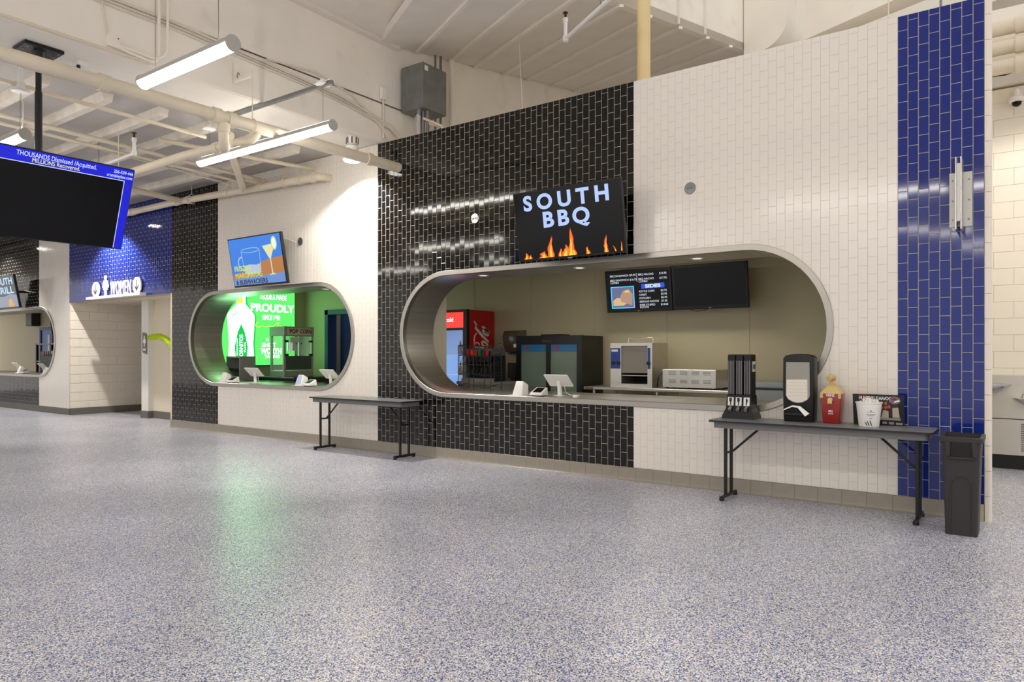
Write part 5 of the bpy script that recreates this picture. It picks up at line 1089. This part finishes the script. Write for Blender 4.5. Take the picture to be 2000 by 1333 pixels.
# rotisserie
t = thing('rotisserie_oven', 'steel countertop oven with blue control strip and glass front', 'oven', (-4.47, 2.22, 0.90))
MB().box(-0.32, 0.32, -0.22, 0.3, 0.0, 0.05).box(-0.32, -0.15, -0.22, 0.3, 0.05, 0.62).box(0.25, 0.32, -0.22, 0.3, 0.05, 0.62).box(-0.15, 0.25, -0.22, 0.3, 0.58, 0.62).box(-0.15, 0.25, 0.26, 0.3, 0.05, 0.58).build('housing', M_steel2, t)
MB().box(-0.15, 0.25, -0.20, -0.19, 0.20, 0.575).build('glass_front', mat('oven_glass', srgb(128, 120, 106), 0.15, coat=0.4), t); MB().box(-0.15, 0.25, -0.19, 0.25, 0.16, 0.17).build('rack_shelf', M_steel2, t); MB().box(-0.15, 0.25, 0.2, 0.25, 0.05, 0.2).build('inner_back', M_dark, t)
cp = MB().box(-0.315, -0.165, -0.226, -0.22, 0.26, 0.55).build('control_strip', mat('control_blue', srgb(24, 60, 150), 0.35), t); MB().box(0.255, 0.29, -0.226, -0.22, 0.26, 0.55).build('control_strip', MATS['control_blue'], t)
for x, z in ((-0.27, 0.34), (-0.19, 0.34), (0.27, 0.34)): MB().cyl((x, -0.226, z), (x, -0.25, z), 0.024, n=14).build('knob', M_bplastic, t, smooth=50)
MB().box(-0.30, -0.2, -0.228, -0.226, 0.5, 0.53).build('brand_plate', M_wletter, cp)
MB().tube(bend([(-0.1, -0.1, 0.62), (-0.1, -0.1, 0.69), (0.28, -0.1, 0.69), (0.28, -0.1, 0.62)], 0.03), 0.007, 8).build('top_rail', M_chrome, t, smooth=50)
for x in (-0.29, 0.29):
    for y in (-0.18, 0.26): MB().cyl((x, y, -0.0), (x, y, 0.01), 0.02, n=10).build('foot', M_bplastic, t)
# warmer
t = thing('food_warmer', 'low louvred steel food warmer on the steel table', 'warmer', (-3.62, 2.2, 0.90))
MB().box(-0.37, 0.37, -0.22, 0.32, 0.02, 0.26).build('casing', M_steel2, t, bevel=0.004)
for r in range(2):
    for k in range(4):
        for j in range(3): MB().box(-0.28 + k * 0.16, -0.18 + k * 0.16, -0.226, -0.22, 0.08 + r * 0.11 + j * 0.018, 0.088 + r * 0.11 + j * 0.018).build('louver', M_galv, t)
for x in (-0.33, 0.33): MB().cyl((x, -0.15, 0), (x, -0.15, 0.02), 0.02, n=10).build('foot', M_bplastic, t)
o = MB().tube([(-4.12, 2.1, 0.91), (-4.08, 2.05, 1.05), (-4.06, 2.15, 1.12), (-4.04, 2.3, 1.0), (-4.0, 2.4, 0.92)], 0.01, 6).build('coiled_cable', M_bcord, smooth=50); tag(o, 'black power cord coiled between the oven and the warmer', 'cord')
o = MB().tube([(-3.2, 2.1, 0.915), (-3.1, 2.0, 0.93), (-3.05, 2.15, 0.95), (-3.15, 2.25, 0.92), (-3.0, 2.2, 0.91), (-2.97, 2.0, 0.912)], 0.012, 6).build('loose_cable', M_bcord, smooth=50); tag(o, 'black cord lying at the right end of the steel table', 'cord')
# chest freezer
t = thing('chest_freezer', 'pale grey chest freezer behind the right end of the window', 'freezer', (-2.05, 2.3, 0))
Mf = mat('freezer_grey', srgb(170, 178, 180), 0.4); MB().box(-0.75, 0.75, -0.35, 0.4, 0.05, 0.93).build('cabinet', Mf, t, bevel=0.015); MB().box(-0.76, 0.76, -0.37, 0.4, 0.945, 1.02).build('lid', Mf, t, bevel=0.02, seg=2); MB().box(-0.74, 0.74, -0.34, 0.39, 0.0, 0.05).build('plinth', M_bmetal, t); MB().box(-0.75, 0.75, -0.36, 0.39, 0.93, 0.945).build('gasket', M_charcoal, t); MB().box(-0.12, 0.12, -0.385, -0.35, 0.95, 0.975).build('handle', M_charcoal, t)

# =================================================================== GREEN BAR
t = thing('lit_poster', 'glowing green backlit tequila poster on the bar side wall', 'poster', (-12.75, 1.60, 1.13), (0, 0, PI / 2))
MB().box(-1.02, 1.02, -0.06, 0, -0.02, 1.60).build('light_box', M_galv, t)
GS = 2.3
area('poster_face', t, [[(-1.0, 0), (1.0, 0), (1.0, 1.58), (-1.0, 1.58)]], glow('poster_green', (68, 172, 76), GS), -0.062)
mwh = glow('poster_white', (170, 255, 188), 5.5); mgr = glow('poster_dark_green', (14, 140, 54), GS); myl = glow('poster_yellow', (206, 226, 40), 1.6)
bc = -0.28
bot = [(bc - 0.30, 0), (bc + 0.30, 0), (bc + 0.27, 0.45), (bc + 0.31, 0.98), (bc + 0.29, 1.03), (bc + 0.10, 1.22), (bc + 0.09, 1.58), (bc - 0.09, 1.58), (bc - 0.10, 1.22), (bc - 0.29, 1.03), (bc - 0.31, 0.98), (bc - 0.27, 0.45)]
area('bottle_shadow', t, [[(x + 0.035, z) for x, z in bot]], mgr, -0.063)
area('bottle_art', t, [bot], mwh, -0.064)
area('bottle_cap', t, [[(bc - 0.095, 1.24), (bc + 0.03, 1.24), (bc + 0.03, 1.50), (bc - 0.095, 1.50)]], myl, -0.065)
area('bottle_label', t, [[(bc - 0.11, 0.05), (bc + 0.11, 0.05), (bc + 0.15, 0.36), (bc + 0.08, 0.66), (bc, 0.83), (bc - 0.08, 0.66), (bc - 0.15, 0.36)]], mgr, -0.065)
area('bottle_art', t, [[(bc - 0.25, 0.95), (bc - 0.18, 1.02), (bc - 0.06, 1.08), (bc - 0.1, 1.0)], [(bc + 0.2, 0.2), (bc + 0.215, 0.2), (bc + 0.23, 0.9), (bc + 0.215, 0.9)], [(bc - 0.22, 0.2), (bc - 0.205, 0.2), (bc - 0.215, 0.9), (bc - 0.23, 0.9)]], glow('poster_pale_green', (140, 240, 160), GS), -0.0655)
text('bottle_text', 'HORNITOS', mwh, t, bc + 0.035, 0.36, 0.11, -0.066, width=0.50, offset=0.02, rot=(PI / 2, -PI / 2, 0))
text('bottle_text', 'PLATA', mwh, t, bc + 0.10, 0.36, 0.05, -0.066, width=0.2, rot=(PI / 2, -PI / 2, 0)); text('bottle_text', '100% PURO DE AGAVE', mwh, t, bc - 0.08, 0.36, 0.035, -0.066, width=0.34, rot=(PI / 2, -PI / 2, 0))
text('poster_text', 'TEQUILA MADE', mwh, t, 0.46, 1.35, 0.15, -0.064, width=0.66, offset=0.015); text('poster_text', 'PROUDLY', mwh, t, 0.45, 1.10, 0.22, -0.064, width=1.05, offset=0.03)
text('poster_text', 'SINCE 1950', mwh, t, 0.42, 0.93, 0.14, -0.064, width=0.42, offset=0.02); text('poster_text', 'A', mwh, t, 0.32, 0.49, 0.1, -0.064, offset=0.02); text('poster_text', 'SHOT', mwh, t, 0.36, 0.37, 0.12, -0.064, width=0.34, offset=0.03)
text('poster_text', 'WORTH', mwh, t, 0.42, 0.225, 0.17, -0.064, width=0.50, offset=0.04); text('poster_text', 'TAKING', mwh, t, 0.44, 0.14, 0.09, -0.064, width=0.36, offset=0.03)
text('poster_text', 'SINCE 1950', mwh, t, 0.38, 1.50, 0.08, -0.064, width=0.4)
pts = [(0.1, 0.78), (0.03, 0.70), (0.12, 0.66), (0.2, 0.72), (0.27, 0.67), (0.36, 0.71), (0.45, 0.68), (0.52, 0.75), (0.62, 0.79), (0.55, 0.69), (0.66, 0.71), (0.74, 0.68), (0.84, 0.70)]
MB().tube(bend([(x, -0.065, z + 0.1) for x, z in pts], 0.06, 6), 0.006, 5).build('signature', myl, t)
# popcorn machine
t = thing('popcorn_machine', 'glass sided popcorn machine reading POP CORN on the bar back counter', 'popcorn machine', (-11.585, 1.70, 0.92))
Mp = mat('popcorn_frame', srgb(176, 178, 176), 0.35, 0.6); a_, b_ = 0.215, 0.34
MB().box(-a_, a_, -b_, b_, 0.0, 0.12).build('base_box', Mp, t, bevel=0.006); hd = MB().box(-a_ - 0.01, a_ + 0.01, -b_ - 0.01, b_ + 0.01, 0.78, 0.96).build('header_box', Mp, t, bevel=0.006)
for x in (-a_ + 0.02, a_ - 0.02):
    for y in (-b_ + 0.02, b_ - 0.02): MB().box(x - 0.02, x + 0.02, y - 0.02, y + 0.02, 0.12, 0.78).build('corner_post', Mp, t)
MB().box(-a_ + 0.02, a_ - 0.02, -b_ + 0.006, -b_ + 0.012, 0.12, 0.78).build('glass_pane', M_glass, t); MB().box(-a_ + 0.02, a_ - 0.02, b_ - 0.012, b_ - 0.006, 0.12, 0.78).build('glass_pane', M_glass, t)
for y0_, y1_ in ((-b_ + 0.03, -0.003), (0.003, b_ - 0.03)):
    g = MB().box(a_ - 0.012, a_ - 0.006, y0_, y1_, 0.42, 0.77).build('glass_door', M_glass, t)
for y in (-b_ + 0.06, b_ - 0.06):
    for z in (0.42, 0.68): MB().box(a_ - 0.02, a_ + 0.012, y - 0.035, y + 0.035, z - 0.02, z + 0.02).build('hinge', M_bmetal, t)
MB().box(a_ - 0.014, a_ - 0.004, -b_ + 0.04, b_ - 0.04, 0.13, 0.40).build('lower_panel', mat('popcorn_panel', srgb(70, 86, 78), 0.3), t)
MB().box(-0.1, 0.1, -0.1, 0.1, 0.66, 0.76).cyl((0, 0, 0.5), (0, 0, 0.66), 0.09, n=20).build('kettle', M_chrome, t, smooth=40)
for y in (-0.06, 0.06): MB().cyl((a_ - 0.006, y, 0.64), (a_ + 0.01, y, 0.64), 0.012, n=10).build('door_knob', M_bmetal, t)
MB().box(a_ + 0.011, a_ + 0.014, -b_ + 0.06, b_ - 0.06, 0.80, 0.93).build('sign_panel', mat('popcorn_sign', srgb(206, 200, 176), 0.4), hd)
text('sign_text', 'POP', mat('popcorn_red', srgb(120, 24, 20), 0.4), hd, a_ + 0.0155, 0.835, 0.11, -0.13, width=0.2, offset=0.03, rot=(PI / 2, 0, PI / 2)); text('sign_text', 'CORN', MATS['popcorn_red'], hd, a_ + 0.0155, 0.835, 0.11, 0.15, width=0.27, offset=0.03, rot=(PI / 2, 0, PI / 2))
t = thing('back_counter', 'dark bar counter carrying the popcorn machine', 'counter', (-11.55, 1.85, 0))
MB().box(-1.15, 0.55, -0.55, 0.6, 0.88, 0.92).build('countertop', MATS['dark_counter'], t, bevel=0.004); MB().box(-1.13, 0.53, -0.52, 0.58, 0.1, 0.88).build('cabinet_body', M_charcoal, t); MB().box(-1.1, 0.5, -0.46, 0.55, 0, 0.1).build('plinth', M_bmetal, t)
t = thing('counter_cabinet', 'small dark open cabinet left of the popcorn machine', 'cabinet', (-12.0, 0.86, SZ + 0.001))
MB().box(-0.22, 0.22, -0.16, 0.16, 0.0, 0.03).box(-0.22, 0.22, -0.16, 0.16, 0.42, 0.45).box(-0.22, -0.19, -0.16, 0.16, 0.03, 0.42).box(0.19, 0.22, -0.16, 0.16, 0.03, 0.42).box(-0.19, 0.19, 0.13, 0.16, 0.03, 0.42).build('carcass', Mp, t); MB().box(-0.19, 0.19, -0.14, 0.13, 0.2, 0.22).build('shelf', M_charcoal, t)
t = thing('ice_machine', 'pale steel cabinet with bar kit beyond the blue doorway', 'cabinet', (-11.35, 3.7, 0))
MB().box(-0.35, 0.35, -0.3, 0.3, 1.18, 1.22).box(-0.35, 0.35, -0.3, 0.3, 0, 0.55).box(-0.35, -0.31, -0.3, 0.3, 0.55, 1.18).box(0.31, 0.35, -0.3, 0.3, 0.55, 1.18).box(-0.31, 0.31, 0.2, 0.3, 0.55, 1.18).box(-0.31, 0.31, -0.3, -0.27, 0.92, 1.18).build('carcass', M_steel2, t); MB().lathe([(0.08, 0.55), (0.09, 0.6), (0.07, 0.75), (0.09, 0.85)], n=16).build('steel_jug', M_chrome, t, smooth=40)
# =================================================================== GRILL KITCHEN
t = thing('soda_dispenser', 'black soda dispenser with coloured tabs inside the grill window', 'dispenser', (-20.7, 1.0, SZ))
MB().box(-0.6, 0.6, 0.0, 0.3, 0.0, 0.55).build('cabinet', M_bplastic, t, bevel=0.01)
for k, cc in enumerate([(60, 60, 62), (150, 30, 24), (200, 24, 24), (20, 120, 60), (190, 180, 170), (200, 30, 30)]):
    x = -0.1 + 0.13 * k; v = MB().box(x - 0.045, x + 0.045, -0.12, 0.0, 0.42, 0.55).build('valve', M_bplastic, t, bevel=0.006); MB().box(x - 0.04, x + 0.04, -0.126, -0.119, 0.48, 0.56).build('flavour_tab', mat('tab_%d_%d_%d' % cc, srgb(*cc), 0.3), v)
t = thing('steel_rack', 'dark open steel rack at the back of the grill kitchen', 'rack', (-22.4, 1.9, 0))
for x in (-1.0, 0.0, 1.0):
    for y in (-0.2, 0.2): MB().box(x - 0.03, x + 0.03, y - 0.03, y + 0.03, 0, 1.62).build('upright', M_bmetal, t)
for z in (0.75, 1.1, 1.6): MB().box(-1.05, 1.05, -0.23, 0.23, z, z + 0.04).build('shelf', M_galv, t)
t = thing('wall_speaker', 'dark square speaker high on the grill kitchen wall', 'speaker', (-26.6, 2.75, 2.25))
MB().box(-0.25, 0.25, -0.1, 0.15, 0, 0.42).build('cabinet', M_charcoal, t, bevel=0.01); MB().box(-0.22, 0.22, -0.11, -0.1, 0.03, 0.39).build('grille', M_bplastic, t)
# warm lamp in the restroom passage
t = thing('passage_lamp', 'warm ceiling lamp deep inside the restroom passage', 'light', (-16.0, 2.6, 2.49))
MB().lathe([(0.16, 0.0), (0.16, -0.03), (0.15, -0.035)], n=24).build('lamp_ring', M_wplastic, t, smooth=40); MB().lathe([(0.145, -0.03), (0.12, -0.06), (0.02, -0.075)], n=24).build('lamp_globe', mat('lit_globe', (0.9, 0.9, 0.9), 0.4, emit=(1.0, 0.78, 0.42), es=5), t, smooth=40)

def fill_light(label, x, y, z, es):  # added lights that brighten the rooms behind the openings
    t = thing('added_fill_panel', label, 'light', (x, y, z), group='added fill lights in the back rooms')
    MB().box(-0.62, 0.62, -0.17, 0.17, -0.03, 0.0).build('frame', M_wplastic, t, bevel=0.006); MB().box(-0.58, 0.58, -0.13, 0.13, -0.036, -0.028).build('diffuser', mat('fill_panel_%d' % int(es * 10), (0.8, 0.8, 0.8), 0.4, emit=(1.0, 0.93, 0.8), es=es), t)
fill_light('added fill light out of sight above the steel table', -4.2, 1.75, 2.749, 15.0)
fill_light('added fill light out of sight above the grill rack', -22.0, 1.8, 2.749, 3.0)
fill_light('added fill light in the room behind the bar', -12.2, 3.5, 2.749, 1.2)
